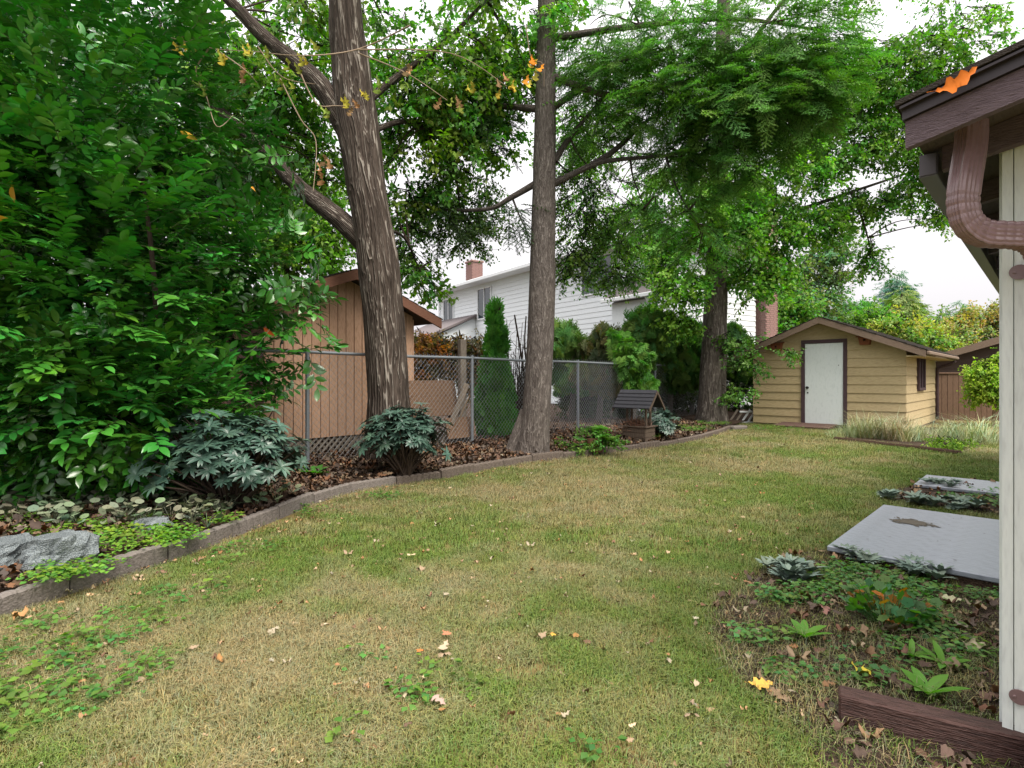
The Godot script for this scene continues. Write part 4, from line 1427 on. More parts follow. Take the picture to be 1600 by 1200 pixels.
	el = pe([[1130, 350, 13.3, 1.0, 1.0, 0.9, 70], [1180, 430, 13.8, 0.6, 0.75, 0.8, 44], [1060, 440, 13.4, 0.7, 0.6, 0.7, 40], [1030, 390, 13.8, 0.8, 0.6, 0.7, 40], [1200, 350, 14, 0.9, 0.8, 0.9, 60], [1230, 270, 14, 1.0, 0.8, 1, 62], [1310, 230, 14, 1.1, 0.8, 1, 70], [1320, 120, 14, 1.3, 0.9, 1.1, 90], [1410, 110, 13.5, 1.2, 0.8, 1, 80], [1420, 220, 13.5, 0.9, 0.7, 0.9, 56], [1270, 350, 14.3, 0.8, 0.5, 0.8, 36], [1340, 320, 14.4, 0.9, 0.45, 0.8, 38], [1430, 300, 14, 0.8, 0.4, 0.7, 32], [1215, 420, 14.2, 0.5, 0.6, 0.5, 24], [1480, 230, 13.5, 0.6, 1.0, 0.7, 34], [1360, 405, 14.4, 0.3, 0.55, 0.3, 12], [1470, 340, 13.8, 0.35, 0.3, 0.4, 8], [1490, 60, 13.5, 1.0, 1.0, 0.9, 50], [1200, 130, 15, 1.5, 1.2, 1.2, 70], [1350, -60, 14, 2.6, 1.0, 1.6, 60], [1100, -40, 14.5, 2.0, 0.9, 1.4, 40], [1130, 300, 13.2, 0.9, 0.7, 0.6, 50], [1000, 350, 14.4, 0.7, 0.7, 0.6, 36], [930, 330, 14.8, 0.9, 0.7, 0.6, 18], [900, 220, 15, 1.1, 1.0, 0.6, 44], [1390, 170, 14.2, 1.0, 0.7, 0.7, 40], [1250, 180, 14.6, 1.2, 0.8, 0.7, 46], [1060, 500, 13.6, 0.45, 0.25, 0.4, 12], [1040, 300, 14.5, 0.9, 0.9, 0.9, 40]], DENS)
	m = MB.new()
	twigs_to(m, el, tr.slice(24) + lp, 2)
	part("twigs", m, M.twig, t, X, "stuff")
	scatter("leaves", S.cluster, M.leaf, moved(spread(el, Color(0.2, 0.41, 0.065), 0.28, 0.2, "droop", 0.8, 1.2), -t.position), t)
	el = pe([[1155, 535, 13.6, 0.5, 0.3, 0.3, 14], [1165, 570, 13.6, 0.35, 0.3, 0.3, 9], [1160, 610, 13.5, 0.5, 0.2, 0.3, 10], [1095, 515, 13.6, 0.2, 0.25, 0.2, 4], [1215, 548, 13.2, 0.55, 0.12, 0.2, 6]])
	m = MB.new()
	twigs_to(m, el, tr.slice(0, 24), 2)
	part("shoots", m, M.twig, t, X, "stuff")
	scatter("shoot_leaves", S.cluster, M.leaf, moved(spread(el, Color(0.13, 0.27, 0.06), 0.25, 0.15, "droop", 0.7, 1.0), -t.position), t)

	# a bare dead twig with the last yellow leaves, hanging from the oak towards us
	t = thing("dying_oak_branch", "thin pale hanging branch with a few yellow and brown leaves", "branch", P(470, 60, 5.0))
	X = Transform3D(Basis.IDENTITY, -t.position)
	m = MB.new()
	for q in [[[640, 40], [560, 85], [470, 95], [400, 80], [330, 75], [270, 60]], [[470, 95], [500, 160], [520, 170], [555, 160]], [[560, 85], [640, 120], [700, 160]], [[330, 75], [310, 110], [315, 155], [345, 190], [370, 185]], [[400, 80], [440, 120], [490, 130]], [[440, 120], [470, 180], [490, 220], [493, 300]], [[560, 85], [700, 90], [790, 130]], [[330, 75], [380, 100], [400, 125]]]:
		var pts := []
		for p in q: pts.append(P(p[0] + rng.randf_range(-7, 7), p[1] + rng.randf_range(-9, 9), 5.0 + rng.randf_range(-0.25, 0.25)))
		var rad := []
		for j in q.size(): rad.append(0.007 * (1.0 - 0.65 * j / (q.size() - 1.0)))
		limb(m, pts, rad, 6)
	part("twigs", m, M.pale_twig, t, X)
	var tips := [[290, 80, 0], [300, 72, 1], [345, 85, 0], [385, 110, 2], [405, 78, 1], [470, 90, 0], [475, 75, 1], [505, 165, 1], [530, 160, 0], [545, 165, 2], [492, 265, 2], [500, 255, 2], [455, 100, 1], [600, 130, 1], [640, 110, 2], [700, 150, 2], [715, 165, 1], [735, 130, 0], [780, 125, 2], [795, 140, 0], [325, 130, 1], [380, 75, 0], [560, 150, 0], [440, 130, 1]]
	for kk in tips.size() * 2:
		var k: int = kk % tips.size()
		var lf := MB.new()
		lf.col = vary([Color(0.42, 0.36, 0.05), Color(0.22, 0.28, 0.05), Color(0.36, 0.22, 0.11)][tips[k][2]], 0.2, 0.1)
		lf.oak(Vector3.ZERO, Vector3(rng.randf_range(-0.8, 0.8), -1, rng.randf_range(-0.4, 0.4)), Vector3(rng.randf_range(-0.5, 0.5), 0.3, 1), rng.randf_range(0.08, 0.13), 0.7, 0.2)
		part("leaf", lf, M.dead, t, Transform3D(Basis.IDENTITY, P(tips[k][0] + rng.randf_range(-14, 14), tips[k][1] - 4 + rng.randf_range(-10, 10), 5.0 + rng.randf_range(-0.2, 0.2)) - t.position))
	t = thing("hanging_orange_sprig", "small hanging sprig of orange leaves beside the fir trunk", "twig", P(848, 60, 6.0))
	m = MB.new()
	X = Transform3D(Basis.IDENTITY, -t.position)
	limb(m, [P(822, 40, 6), P(830, 90, 6), P(848, 100, 6), P(850, 135, 6)], [0.006, 0.004, 0.003, 0.002], 5)
	part("twig", m, M.pale_twig, t, X)
	for k in 6:
		var lf := MB.new()
		lf.col = vary([Color(0.55, 0.2, 0.02), Color(0.4, 0.33, 0.05)][k % 2], 0.2, 0.1)
		lf.oak(Vector3.ZERO, Vector3(rng.randf_range(-1, 1), -0.8 + 0.25 * (k % 3), 0.2), Vector3(rng.randf_range(-0.5, 0.5), 0.4, 1), 0.14, 0.4, 0.1)
		part("leaf", lf, M.dead, t, Transform3D(Basis.IDENTITY, P(836 + rng.randf_range(-10, 18), 88 + 8 * k, 6) - t.position))

func moved(sp: Array, by: Vector3) -> Array:
	for k in sp[0].size():
		var x: Transform3D = sp[0][k]
		x.origin += by
		sp[0][k] = x
	return sp

# ------------------------------------------------------------------ laurel and the other shrubs
func laurel() -> void:
	var t := thing("cherry_laurel", "huge glossy dark green laurel bush filling the side of the bed", "bush", Vector3(-3.9, 0.12, -5.8))
	var el := [[Vector3(-4.3, 1.35, -6.1), Vector3(1.55, 1.25, 1.2), 783], [Vector3(-4.45, 2.6, -6.0), Vector3(1.6, 1.3, 1.3), 902], [Vector3(-4.5, 3.9, -6.0), Vector3(1.7, 1.4, 1.3), 902], [Vector3(-3.75, 2.3, -4.75), Vector3(1.05, 1.75, 0.8), 783], [Vector3(-3.6, 4.0, -5.0), Vector3(0.9, 1.1, 0.8), 308], [Vector3(-3.0, 1.75, -6.3), Vector3(0.35, 0.4, 0.4), 40], [Vector3(-3.0, 2.6, -6.3), Vector3(0.4, 0.35, 0.4), 45], [Vector3(-3.45, 0.85, -5.6), Vector3(0.9, 0.65, 0.5), 308], [Vector3(-5.0, 1.1, -5.2), Vector3(1.0, 1.0, 0.7), 475], [Vector3(-5.3, 2.7, -5.4), Vector3(1.0, 1.2, 0.8), 522], [Vector3(-5.0, 4.2, -5.2), Vector3(1.0, 1.0, 0.7), 308], [Vector3(-4.2, 0.6, -5.3), Vector3(1.2, 0.5, 0.5), 356], [Vector3(-3.6, 1.05, -4.9), Vector3(1.0, 0.6, 0.5), 332]]
	var sp := moved(spread(el, Color(1, 1, 1), 0.35, 0.25, "out", 0.58, 1.0, 0.6), -t.position)
	var fill := moved(spread([[Vector3(-4.2, 2.4, -6.3), Vector3(2.2, 2.4, 1.0), 700]], Color(0.8, 0.8, 0.8), 0.3, 0.1, "any", 0.8, 1.2), -t.position)
	# the shoots nearest to the eye are built leaf by leaf
	var order := []
	var eye := Vector3(0, EYE, 0) - t.position
	for k in sp[0].size():
		var g: Vector3 = sp[0][k].origin + t.position
		var px := CX + F * g.x / -g.z
		var py := HY - F * (g.y - EYE) / -g.z
		if px > 20.0 and px < 500.0 and py > 80.0 and py < 740.0:
			order.append([sp[0][k].origin.distance_to(eye), k])
	order.sort_custom(func(a, b): return a[0] < b[0])
	var single := {}
	var shapes := []
	for k in 6:
		var lf := MB.new()
		lf.col = vary(Color(0.054, 0.21, 0.026), 0.25, 0.1)
		lf.leaf(Vector3.ZERO, Vector3(1, 0.1, 0), UP, 0.14, 0.064, 0.22, 0.1 + 0.06 * k)
		shapes.append(lf.mesh())
	for k in 33:
		var id: int = order[k][1]
		single[id] = true
		var x: Transform3D = sp[0][id]
		for j in 9:
			var s := (j + 1) / 9.0
			var a := (1.0 if j % 2 else -1.0) * rng.randf_range(0.7, 1.25) * (1.0 - 0.75 * float(j == 8))
			var lb := frame(Vector3(cos(a), rng.randf_range(-0.1, 0.3), sin(a)), UP + rv(0.3)).scaled(Vector3.ONE * rng.randf_range(0.8, 1.1))
			part("leaf", shapes[rng.randi() % 6], M.laurel, t, x * Transform3D(lb, Vector3(0.32 * s, 0, 0)))
	var xf := []
	var cols := []
	for k in sp[0].size():
		if not single.has(k):
			xf.append(sp[0][k]); cols.append(sp[1][k])
	xf.append_array(fill[0]); cols.append_array(fill[1])
	var ms := []
	for q in S.laurel: ms.append(q.mesh())
	scatter("foliage", ms, M.laurel, [xf, cols], t)
	# a few old yellow leaves among the green
	var old := MB.new()
	old.leaf(Vector3.ZERO, Vector3(1, -0.2, 0), UP, 0.13, 0.05, 0.2, 0.3)
	var om := old.mesh()
	for q in [[10, 262, 4.1], [20, 290, 4.1], [18, 345, 4.0], [282, 205, 4.8], [180, 550, 5.4], [412, 512, 5.9], [392, 293, 5.2], [350, 450, 5.6]]:
		var o := part("yellowed_leaf", om, plain(hx(["c58a1f", "d3a233", "b8551f"][rng.randi() % 3]), 0.5), t, Transform3D(Basis(rv().normalized(), rng.randf() * TAU), P(q[0], q[1], q[2]) - t.position))
	var m := MB.new()
	for k in 9:
		var e := Vector3(rng.randf_range(-1.3, 1.0), rng.randf_range(1.5, 3.6), rng.randf_range(-0.6, 0.9))
		limb(m, [Vector3(rng.randf_range(-0.5, 0.5), -0.1, -0.2), e * 0.5 + rv(0.25), e], [0.045, 0.03, 0.012], 7)
	part("stems", m, M.twig, t)

func rhodo(called: String, label: String, at: Vector3, r: Vector3, count: int, singles: int, sd: int) -> void:
	rng.seed = sd
	var t := thing(called, label, "shrub", at, "rhododendrons in the long bed")
	var items := []
	for k in count:
		var q := ball()
		q = q.normalized() * rng.randf_range(0.72, 1.0)
		if q.y < -0.35: q.y = -q.y
		var lump := 0.82 + 0.34 * sin(q.x * 6.0 + sd) * cos(q.z * 5.0 + q.y * 4.0)
		var p := Vector3(0, r.y * 0.85, 0) + q * r * lump
		var o := (q / r).normalized()
		var up := (o * 0.7 + UP * 0.8 + rv(0.3)).normalized()
		var b := frame(up.cross(rv().normalized()), up)
		items.append([Transform3D(b.scaled(Vector3.ONE * rng.randf_range(0.75, 1.15)), p), rng.randi() % 4, (p + at).distance_to(Vector3(0, EYE, 0))])
	items.sort_custom(func(a, b): return a[2] < b[2])
	var done := 0
	var sets := [[[], []], [[], []], [[], []], [[], []]]
	for it in items:
		if done < singles:                                        # nearest rosettes leaf by leaf
			for s in S.rhodo[it[1]]:
				var key := "rl%d" % (rng.randi() % 8)
				if not S.has(key):
					var lf := MB.new()
					lf.col = s[4]
					lf.leaf(Vector3.ZERO, Vector3(1, 0.0, 0), UP, 0.105, 0.03, 0.2, s[5])
					S[key] = lf.mesh()
				var lb := frame(s[0], UP).scaled(Vector3.ONE * (s[1] / 0.105))
				part("leaf", S[key], M.rhodo, t, it[0] * Transform3D(lb, Vector3.ZERO))
				done += 1
		else:
			sets[it[1]][0].append(it[0])
			sets[it[1]][1].append(vary(Color(1, 1, 1), 0.25, 0.06))
	for k in 4:
		if sets[k][0]:
			many("foliage" if k == 0 else "foliage_%03d" % k, S.rhodo_mesh[k], M.rhodo, sets[k][0], sets[k][1], t)
	var m := MB.new()
	for it in items:
		if rng.randf() < 0.6:
			var e: Vector3 = it[0].origin
			limb(m, [Vector3(rng.randf_range(-0.06, 0.06), -0.08, rng.randf_range(-0.06, 0.06)), e * Vector3(0.45, 0.5, 0.45) + rv(0.05), e], [0.016, 0.01, 0.005], 5)
	part("stems", m, M.twig, t, Transform3D.IDENTITY, "stuff")

func shrubs() -> void:
	rhodo("rhododendron", "wide blue-green rhododendron with whorled leaves in front of the laurel", Vector3(-2.48, 0.12, -4.95), Vector3(0.72, 0.46, 0.55), 330, 295, 71)
	rhodo("rhododendron", "rounded blue-green rhododendron at the foot of the furrowed oak", Vector3(-1.27, 0.14, -6.7), Vector3(0.52, 0.44, 0.45), 260, 295, 72)
	rhodo("rhododendron", "small drooping blue-green rhododendron beside the wishing well", Vector3(2.82, 0.12, -10.7), Vector3(0.42, 0.3, 0.35), 120, 0, 73)
	rng.seed = 81
	# round-leaved ground plants at the foot of the laurel
	var sp := []
	for k in 3:
		var m := MB.new()
		for j in 7:
			var a := TAU * j / 7.0 + rng.randf()
			var d := Vector3(cos(a), 0, sin(a))
			m.col = vary(Color(1, 1, 1), 0.2, 0.12)
			var h := rng.randf_range(0.06, 0.2)
			var c := d * rng.randf_range(0.06, 0.14) + UP * h
			var nn := (UP + d * 0.5 + Vector3(0.3, 0, 0.75) + rv(0.45)).normalized()
			var bb := frame(d, nn)
			var mid := m.pt(c - nn * 0.006, nn)
			var ring := []
			for q in 12:
				var an := TAU * q / 12.0
				ring.append(m.pt(c + bb * (Vector3(cos(an), 0, sin(an)) * 0.04 * (1.0 + 0.06 * sin(an * 5.0))), nn))
			for q in 12: m.three(mid, ring[q], ring[(q + 1) % 12])
			m.tube([Vector3.ZERO, c * 0.6 + UP * 0.02, c], [0.003, 0.003, 0.002], 3)
		sp.append(m.mesh())
	var t := thing("round_leaved_plants", "dull grey-green round-leaved ground plants below the laurel", "plant", Vector3(-3.4, 0.13, -4.7))
	var xf := []
	var cols := []
	for k in 150:
		var p := Vector3(rng.randf_range(-1.0, 1.0), 0, rng.randf_range(-0.75, 0.5))
		if rng.randf() < 0.3: p.x = rng.randf_range(-0.6, 1.3)
		xf.append(Transform3D(Basis(UP, rng.randf() * TAU).scaled(Vector3.ONE * rng.randf_range(0.6, 0.9)), p))
		cols.append(vary(Color(0.13, 0.19, 0.1).lerp(Color(0.26, 0.2, 0.17), rng.randf() * 0.6), 0.2, 0.05))
	scatter("foliage", sp, M.felt, [xf, cols], t)
	# bright ground ivy round the rocks
	ground_cover("ground_ivy", "bright green creeping ivy around the grey rock in the bed", [[G(230, 850, 0.1), 0.35, 60], [G(90, 830, 0.1), 0.4, 40], [G(190, 830, 0.1), 0.3, 40], [G(120, 900, 0.1), 0.22, 30], [G(35, 815, 0.12), 0.3, 24], [G(350, 820, 0.1), 0.15, 10]], Color(0.2, 0.36, 0.05), 0.12)
	ground_cover("ground_ivy", "low green creeping weeds at the near corner of the lawn", [[G(100, 1060), 0.4, 24], [G(60, 1010), 0.4, 18], [G(170, 990), 0.35, 11], [G(20, 1090), 0.35, 14], [G(300, 935), 0.25, 7], [G(380, 865), 0.25, 9], [G(640, 1090), 0.5, 5], [G(760, 1120), 0.5, 5], [G(480, 800), 0.3, 10], [G(600, 778), 0.3, 12], [G(120, 1100), 0.3, 6]], Color(0.14, 0.27, 0.05), 0.02)
	ground_cover("ground_ivy", "green ground cover under the leafy tree by the edging", [[G(1060, 672, 0.12), 0.8, 90], [G(1010, 682, 0.12), 0.5, 40], [G(1110, 664, 0.12), 0.5, 40], [G(1215, 672, 0.02), 0.7, 50], [G(890, 690, 0.12), 0.3, 24]], Color(0.15, 0.26, 0.05), 0.1)
	# leaf litter in the bed
	var lx := [[], [], [], [], []]
	var lc := [[], [], [], [], []]
	var tones := [Color(0.13, 0.09, 0.065), Color(0.1, 0.065, 0.05), Color(0.2, 0.15, 0.1), Color(0.15, 0.08, 0.045), Color(0.07, 0.05, 0.04)]
	for k in 7600:
		var d := rng.randf_range(1.4, 14.5)
		if k > 5200: d = rng.randf_range(5.5, 12.0)
		var s := rng.randf_range(0.05, 3.2 if k % 3 else 6.5) * (0.35 + 0.65 * rng.randf())
		var x := edge_x(d) - 0.05 - s
		if x < -0.95 * d - 1.2: continue
		var p := Vector3(x, bed_y(s) + rng.randf_range(0.012, 0.05), -d)
		var j := rng.randi() % 5
		lx[j].append(Transform3D(Basis(UP, rng.randf() * TAU) * Basis(Vector3.RIGHT, rng.randf_range(-0.6, 0.6)).scaled(Vector3.ONE * rng.randf_range(0.06, 0.13)), p))
		lc[j].append(vary(tones[rng.randi() % 5], 0.3, 0.1))
	for j in 5:
		tag(many("leaf_litter", S.oak[j], M.dead, lx[j], lc[j]), "brown fallen leaves covering the long bed", "", "leaf litter", "stuff")

func ground_cover(called: String, label: String, spots: Array, col: Color, h: float) -> void:
	if not S.has("ivy"):
		S.ivy = []
		for k in 3:
			var m := MB.new()
			for j in 16:
				var a := rng.randf() * TAU
				var r := rng.randf_range(0.0, 0.11)
				m.col = vary(Color.WHITE, 0.3, 0.2)
				var d := Vector3(cos(a), 0.1, sin(a))
				var c := Vector3(cos(a) * r, rng.randf_range(0.012, 0.06), sin(a) * r)
				m.leaf(c, d, UP + rv(0.5), rng.randf_range(0.02, 0.04), rng.randf_range(0.018, 0.034), 0.15, 0.2, 2)
			S.ivy.append(m.mesh())
	var xf := []
	var cols := []
	for s in spots:
		for k in int(s[2]):
			var q := ball() * float(s[1])
			var p: Vector3 = s[0] + Vector3(q.x, 0, q.z)
			p.y = s[0].y + (0.02 if h > 0.05 else 0.0)
			xf.append(Transform3D(Basis(UP, rng.randf() * TAU).scaled(Vector3.ONE * rng.randf_range(0.7, 1.2)), p))
			cols.append(vary(col, 0.3, 0.2))
	var t := thing(called, label, "ground cover")
	t.set_meta("kind", "stuff")
	scatter("leaves", S.ivy, M.leaf, [xf, cols], t)

func plant_of(called: String, label: String, cat: String, at: Vector3, el: Array, meshes: Array, mt: Material, col: Color, mode: String, s0: float, s1: float, trunk := 0.0, trunk_h := 1.0, hue := 0.15, tm: Material = null, group := "", shell := 0.0) -> Node3D:
	var t := thing(called, label, cat, at, group)
	scatter("foliage", meshes, mt, moved(spread(el, col, 0.28, hue, mode, s0, s1, shell), -at), t)
	if trunk > 0.0:
		var m := MB.new()
		var tp := limb(m, [Vector3(0, -0.1, 0), Vector3(0.05, trunk_h * 0.5, 0.02), Vector3(-0.03, trunk_h, 0)], [trunk, trunk * 0.75, trunk * 0.3], 8)
		var rel := []
		for e in el: rel.append([e[0] - at, e[1], e[2]])
		twigs_to(m, rel, tp.slice(5), 2)
		part("trunk", m, tm if tm else M.twig, t)
	return t

func cone(at: Vector3, h: float, r: float, n: int, low := 0.0) -> Array:
	var out := []
	for k in 12:
		var s := (k + 0.5) / 12.0
		var rr := r * pow(1.0 - s, 0.8) + 0.03
		out.append([at + UP * (low + (h - low) * s), Vector3(rr, h / 12.0, rr), maxf(3.0, n * (1.0 - s) / 6.0)])
	return out

func neighbour_plants() -> void:
	rng.seed = 91
	# cone cedar behind the fence
	var at := P(774, 680, 10.6) * Vector3(1, 0, 1) + UP * 0.12
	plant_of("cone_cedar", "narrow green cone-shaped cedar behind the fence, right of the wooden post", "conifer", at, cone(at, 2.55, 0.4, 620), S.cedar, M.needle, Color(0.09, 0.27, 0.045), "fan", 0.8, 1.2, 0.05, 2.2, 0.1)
	# cedar hedge plants behind the fence, browned at the heart
	var bare := {}
	for q in [[892, 14.2, 2.15, 0.5, 300, "dark green cedar with bare lower trunk, first in the clipped row"], [935, 14.0, 2.05, 0.48, 260, "brown-hearted cedar second in the clipped row behind the fence"], [988, 14.2, 2.5, 0.6, 380, "tall green cedar drooping over the fence behind the wishing well"], [1045, 15.5, 2.3, 0.75, 420, "broad dark cedar left of the leafy tree behind the fence"], [1080, 17.4, 2.5, 0.8, 380, "shaded cedar directly behind the leafy tree trunk"], [1150, 18.6, 2.55, 0.45, 170, "clipped cedar between the leafy tree and the brick chimney"]]:
		at = P(q[0], 660, q[1]) * Vector3(1, 0, 1) + UP * 0.1
		var el := []
		var h: float = q[2]
		var r: float = q[3]
		for k in 7:
			el.append([at + Vector3(rng.randf_range(-r, r) * 0.9, lerpf(h * 0.42, h * 0.98, k / 6.0), rng.randf_range(-r, r) * 0.4), Vector3(r * 1.05, h * 0.15, r * 0.8), q[4] / 3.0])
		var tone := Color(0.1, 0.2, 0.05) if q[0] != 935 else Color(0.13, 0.13, 0.06)
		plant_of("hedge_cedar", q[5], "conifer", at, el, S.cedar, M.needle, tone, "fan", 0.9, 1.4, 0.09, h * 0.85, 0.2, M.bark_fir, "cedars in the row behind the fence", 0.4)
	# drooping branch over the fence
	at = P(1000, 640, 12.9) * Vector3(1, 0, 1) + UP * 0.5
	plant_of("drooping_cedar", "bright green cedar spray hanging down in front of the fence", "conifer", at, [[P(990, 560, 12.9), Vector3(0.42, 0.5, 0.25), 90], [P(1000, 600, 12.9), Vector3(0.36, 0.35, 0.2), 70], [P(965, 530, 13.2), Vector3(0.3, 0.3, 0.2), 30]], S.cedar, M.needle, Color(0.12, 0.27, 0.05), "hang", 0.8, 1.2)
	# undergrowth behind the far fence, the shade there put into its leaf colour
	at = Vector3(5.4, 0.1, -17.6)
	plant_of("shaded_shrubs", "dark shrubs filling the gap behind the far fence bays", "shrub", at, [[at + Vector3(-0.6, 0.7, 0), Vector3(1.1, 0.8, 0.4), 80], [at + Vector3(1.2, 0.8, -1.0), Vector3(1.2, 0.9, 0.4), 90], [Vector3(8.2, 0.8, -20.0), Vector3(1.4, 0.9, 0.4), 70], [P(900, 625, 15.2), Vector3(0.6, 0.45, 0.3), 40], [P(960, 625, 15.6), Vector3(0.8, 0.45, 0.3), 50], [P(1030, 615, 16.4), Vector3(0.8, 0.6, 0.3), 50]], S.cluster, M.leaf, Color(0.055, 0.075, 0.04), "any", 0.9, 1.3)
	# bare twiggy shrub
	at = P(812, 660, 10.9) * Vector3(1, 0, 1) + UP * 0.12
	var t := thing("bare_shrub", "leafless twiggy shrub between the cone cedar and the fir trunk", "shrub", at)
	var m := MB.new()
	for k in 44:
		var e := Vector3(rng.randf_range(-0.42, 0.45), rng.randf_range(1.0, 2.35), rng.randf_range(-0.3, 0.3))
		var pts := limb(m, [Vector3(rng.randf_range(-0.1, 0.1), 0, 0), e * Vector3(0.45, 0.5, 0.5) + rv(0.08), e], [0.018, 0.011, 0.004], 5)
		for j in 3:
			var b: Vector3 = pts[4 + j * 3]
			limb(m, [b, b + rv(0.12) + UP * 0.12, b + rv(0.25) + UP * 0.2], [0.006, 0.004, 0.002], 4)
	part("twigs", m, M.twig, t, Transform3D.IDENTITY, "stuff")
	m = MB.new()
	limb(m, [Vector3(0.25, 0, 0), Vector3(0.12, 1.0, 0), P(804, 492, 10.9) - at], [0.03, 0.022, 0.015], 7)
	limb(m, [Vector3(0.2, 1.0, 0), Vector3(0.1, 1.7, 0), P(822, 494, 10.9) - at], [0.02, 0.017, 0.012], 7)
	part("cut_stem", m, M.twig, t)
	# small maples turning colour beside the tan shed
	at = P(662, 660, 11.2) * Vector3(1, 0, 1) + UP * 0.1
	plant_of("red_maple", "small orange and red maple at the corner of the tan shed", "tree", at, [[P(655, 545, 11.2), Vector3(0.42, 0.36, 0.35), 70], [P(645, 580, 11.0), Vector3(0.35, 0.35, 0.3), 40], [P(680, 535, 11.4), Vector3(0.3, 0.2, 0.3), 30]], S.cluster, M.leaf, Color(0.66, 0.28, 0.09), "droop", 0.45, 0.7, 0.04, 1.4, 0.35)
	at = P(700, 660, 11.6) * Vector3(1, 0, 1) + UP * 0.1
	plant_of("weeping_maple", "brownish weeping maple behind the wooden fence post", "tree", at, [[P(695, 545, 11.6), Vector3(0.55, 0.3, 0.4), 90], [P(735, 545, 11.7), Vector3(0.4, 0.3, 0.3), 50], [P(690, 575, 11.4), Vector3(0.55, 0.25, 0.35), 60], [P(730, 590, 11.6), Vector3(0.35, 0.3, 0.3), 34]], S.small, M.leaf, Color(0.3, 0.18, 0.1), "droop", 0.8, 1.2, 0.05, 1.6, 0.25)
	# bright maple behind the tan shed
	at = P(450, 590, 14.0) * Vector3(1, 0, 1)
	plant_of("bright_maple", "bright yellow-green maple rising behind the tan shed", "tree", at, [[P(470, 390, 14), Vector3(1.0, 0.9, 0.8), 90], [P(370, 340, 14), Vector3(1.5, 1.2, 0.8), 110], [P(420, 250, 14), Vector3(1.3, 0.9, 0.8), 60], [P(530, 330, 14.5), Vector3(0.8, 1.1, 0.8), 60], [P(300, 230, 14), Vector3(1.5, 1.1, 0.8), 70], [P(620, 380, 15), Vector3(0.5, 0.8, 0.5), 20], [P(250, 120, 14), Vector3(2, 1.3, 0.8), 70], [P(110, 120, 14), Vector3(2, 1.6, 0.8), 90], [P(90, 300, 14), Vector3(2, 1.6, 0.8), 90], [P(220, 400, 14), Vector3(2, 1.6, 0.8), 90]], S.cluster, M.leaf, Color(0.16, 0.33, 0.03), "droop", 1.1, 1.6, 0.16, 4.0)
	# tree line beyond the yellow shed
	for q in [
		["tall_birch", "tall pale feathery tree rising behind the yellow shed roof", [[1275, 440, 30, 1.6, 1.6, 1.2, 110], [1260, 500, 30, 1.8, 1.0, 1.2, 90], [1300, 390, 30, 1.2, 1.0, 1, 40], [1235, 470, 29, 1.2, 1.2, 1, 70]], Color(0.24, 0.34, 0.16), 1.6, 2.2, 0.2, 6.0],
		["bright_bushy_tree", "light green bushy tree left of the yellow shed's ridge", [[1230, 490, 27, 1.2, 0.8, 1, 90], [1210, 520, 26, 0.9, 0.6, 0.8, 60], [1350, 500, 32, 1.4, 0.6, 1, 70]], Color(0.16, 0.33, 0.06), 1.5, 2.0, 0.15, 3.5],
		["yellowing_tree", "low yellow-green tree right behind the yellow shed roof", [[1400, 515, 28, 1.6, 0.55, 1, 90], [1450, 535, 28, 1.2, 0.5, 1, 60]], Color(0.4, 0.46, 0.12), 1.3, 1.8, 0.12, 2.6],
		["orange_tree", "round tree turning orange and gold beyond the dark brown house", [[1520, 515, 34, 1.7, 1.0, 1, 140], [1565, 500, 34, 1.4, 1.0, 1, 110], [1480, 530, 33, 1.2, 0.7, 1, 80]], Color(0.48, 0.42, 0.19), 1.4, 1.9, 0.2, 3.5],
		["olive_tree", "grey-green round tree beyond the dark brown house, left of the gold one", [[1480, 510, 45, 2.2, 1.0, 1.4, 110], [1455, 540, 44, 1.8, 1.0, 1.4, 90]], Color(0.2, 0.3, 0.14), 1.8, 2.5, 0.2, 3.5],
		["green_far_tree", "mid green tree filling the gap behind the yellow shed's left eave", [[1210, 490, 40, 2.0, 1.5, 1.2, 110], [1330, 490, 44, 2.2, 1.0, 1.2, 80]], Color(0.13, 0.26, 0.09), 1.8, 2.5, 0.2, 4.0]]:
		var el := pe(q[2])
		at = Vector3(el[0][0].x, 0, el[0][0].z)
		plant_of(q[0], q[1], "tree", at, el, S.cluster, M.leaf, q[3], "any", q[4], q[5], q[6], q[7], 0.25, null, "trees beyond the yellow shed")
	for q in [[1402, 430, 38.0, 1.9, 330, Color(0.07, 0.16, 0.13), "blue-green spruce standing tallest in the gap beyond the yellow shed"], [1410, 450, 33.0, 1.25, 240, Color(0.2, 0.24, 0.08), "olive-brown cedar in front of the blue-green spruce"], [1505, 472, 46.0, 2.0, 200, Color(0.09, 0.17, 0.09), "short dark green fir beyond the gold tree"], [1345, 480, 40.0, 1.6, 160, Color(0.2, 0.19, 0.09), "brownish fir behind the ridge of the yellow shed"]]:
		var d: float = q[2]
		at = P(q[0], 590, d) * Vector3(1, 0, 1)
		var h: float = EYE + (HY - q[1]) / F * d
		plant_of("far_conifer", q[6], "conifer", at, cone(at, h, q[3], q[4] * 6.0, 1.0), S.far, M.needle, q[5] * 1.6, "flat", 0.8, 1.2, 0.15, h * 0.95, 0.1, null, "conifers beyond the yellow shed")
	# lime bush by the board fence
	at = P(1550, 660, 14.5) * Vector3(1, 0, 1)
	plant_of("lime_bush", "lime green round bush in front of the brown board fence", "bush", at, [[P(1550, 585, 14.5), Vector3(0.5, 0.45, 0.4), 190], [P(1590, 600, 14.5), Vector3(0.6, 0.6, 0.5), 150], [P(1545, 615, 14.5), Vector3(0.35, 0.3, 0.35), 50], [P(1575, 560, 14.6), Vector3(0.4, 0.3, 0.3), 60]], S.cluster, M.leaf, Color(0.44, 0.62, 0.08), "droop", 0.55, 0.8, 0.04, 1.1, 0.12, M.pale_twig)
	# pale ornamental grass and hostas along the shed
	var long := []
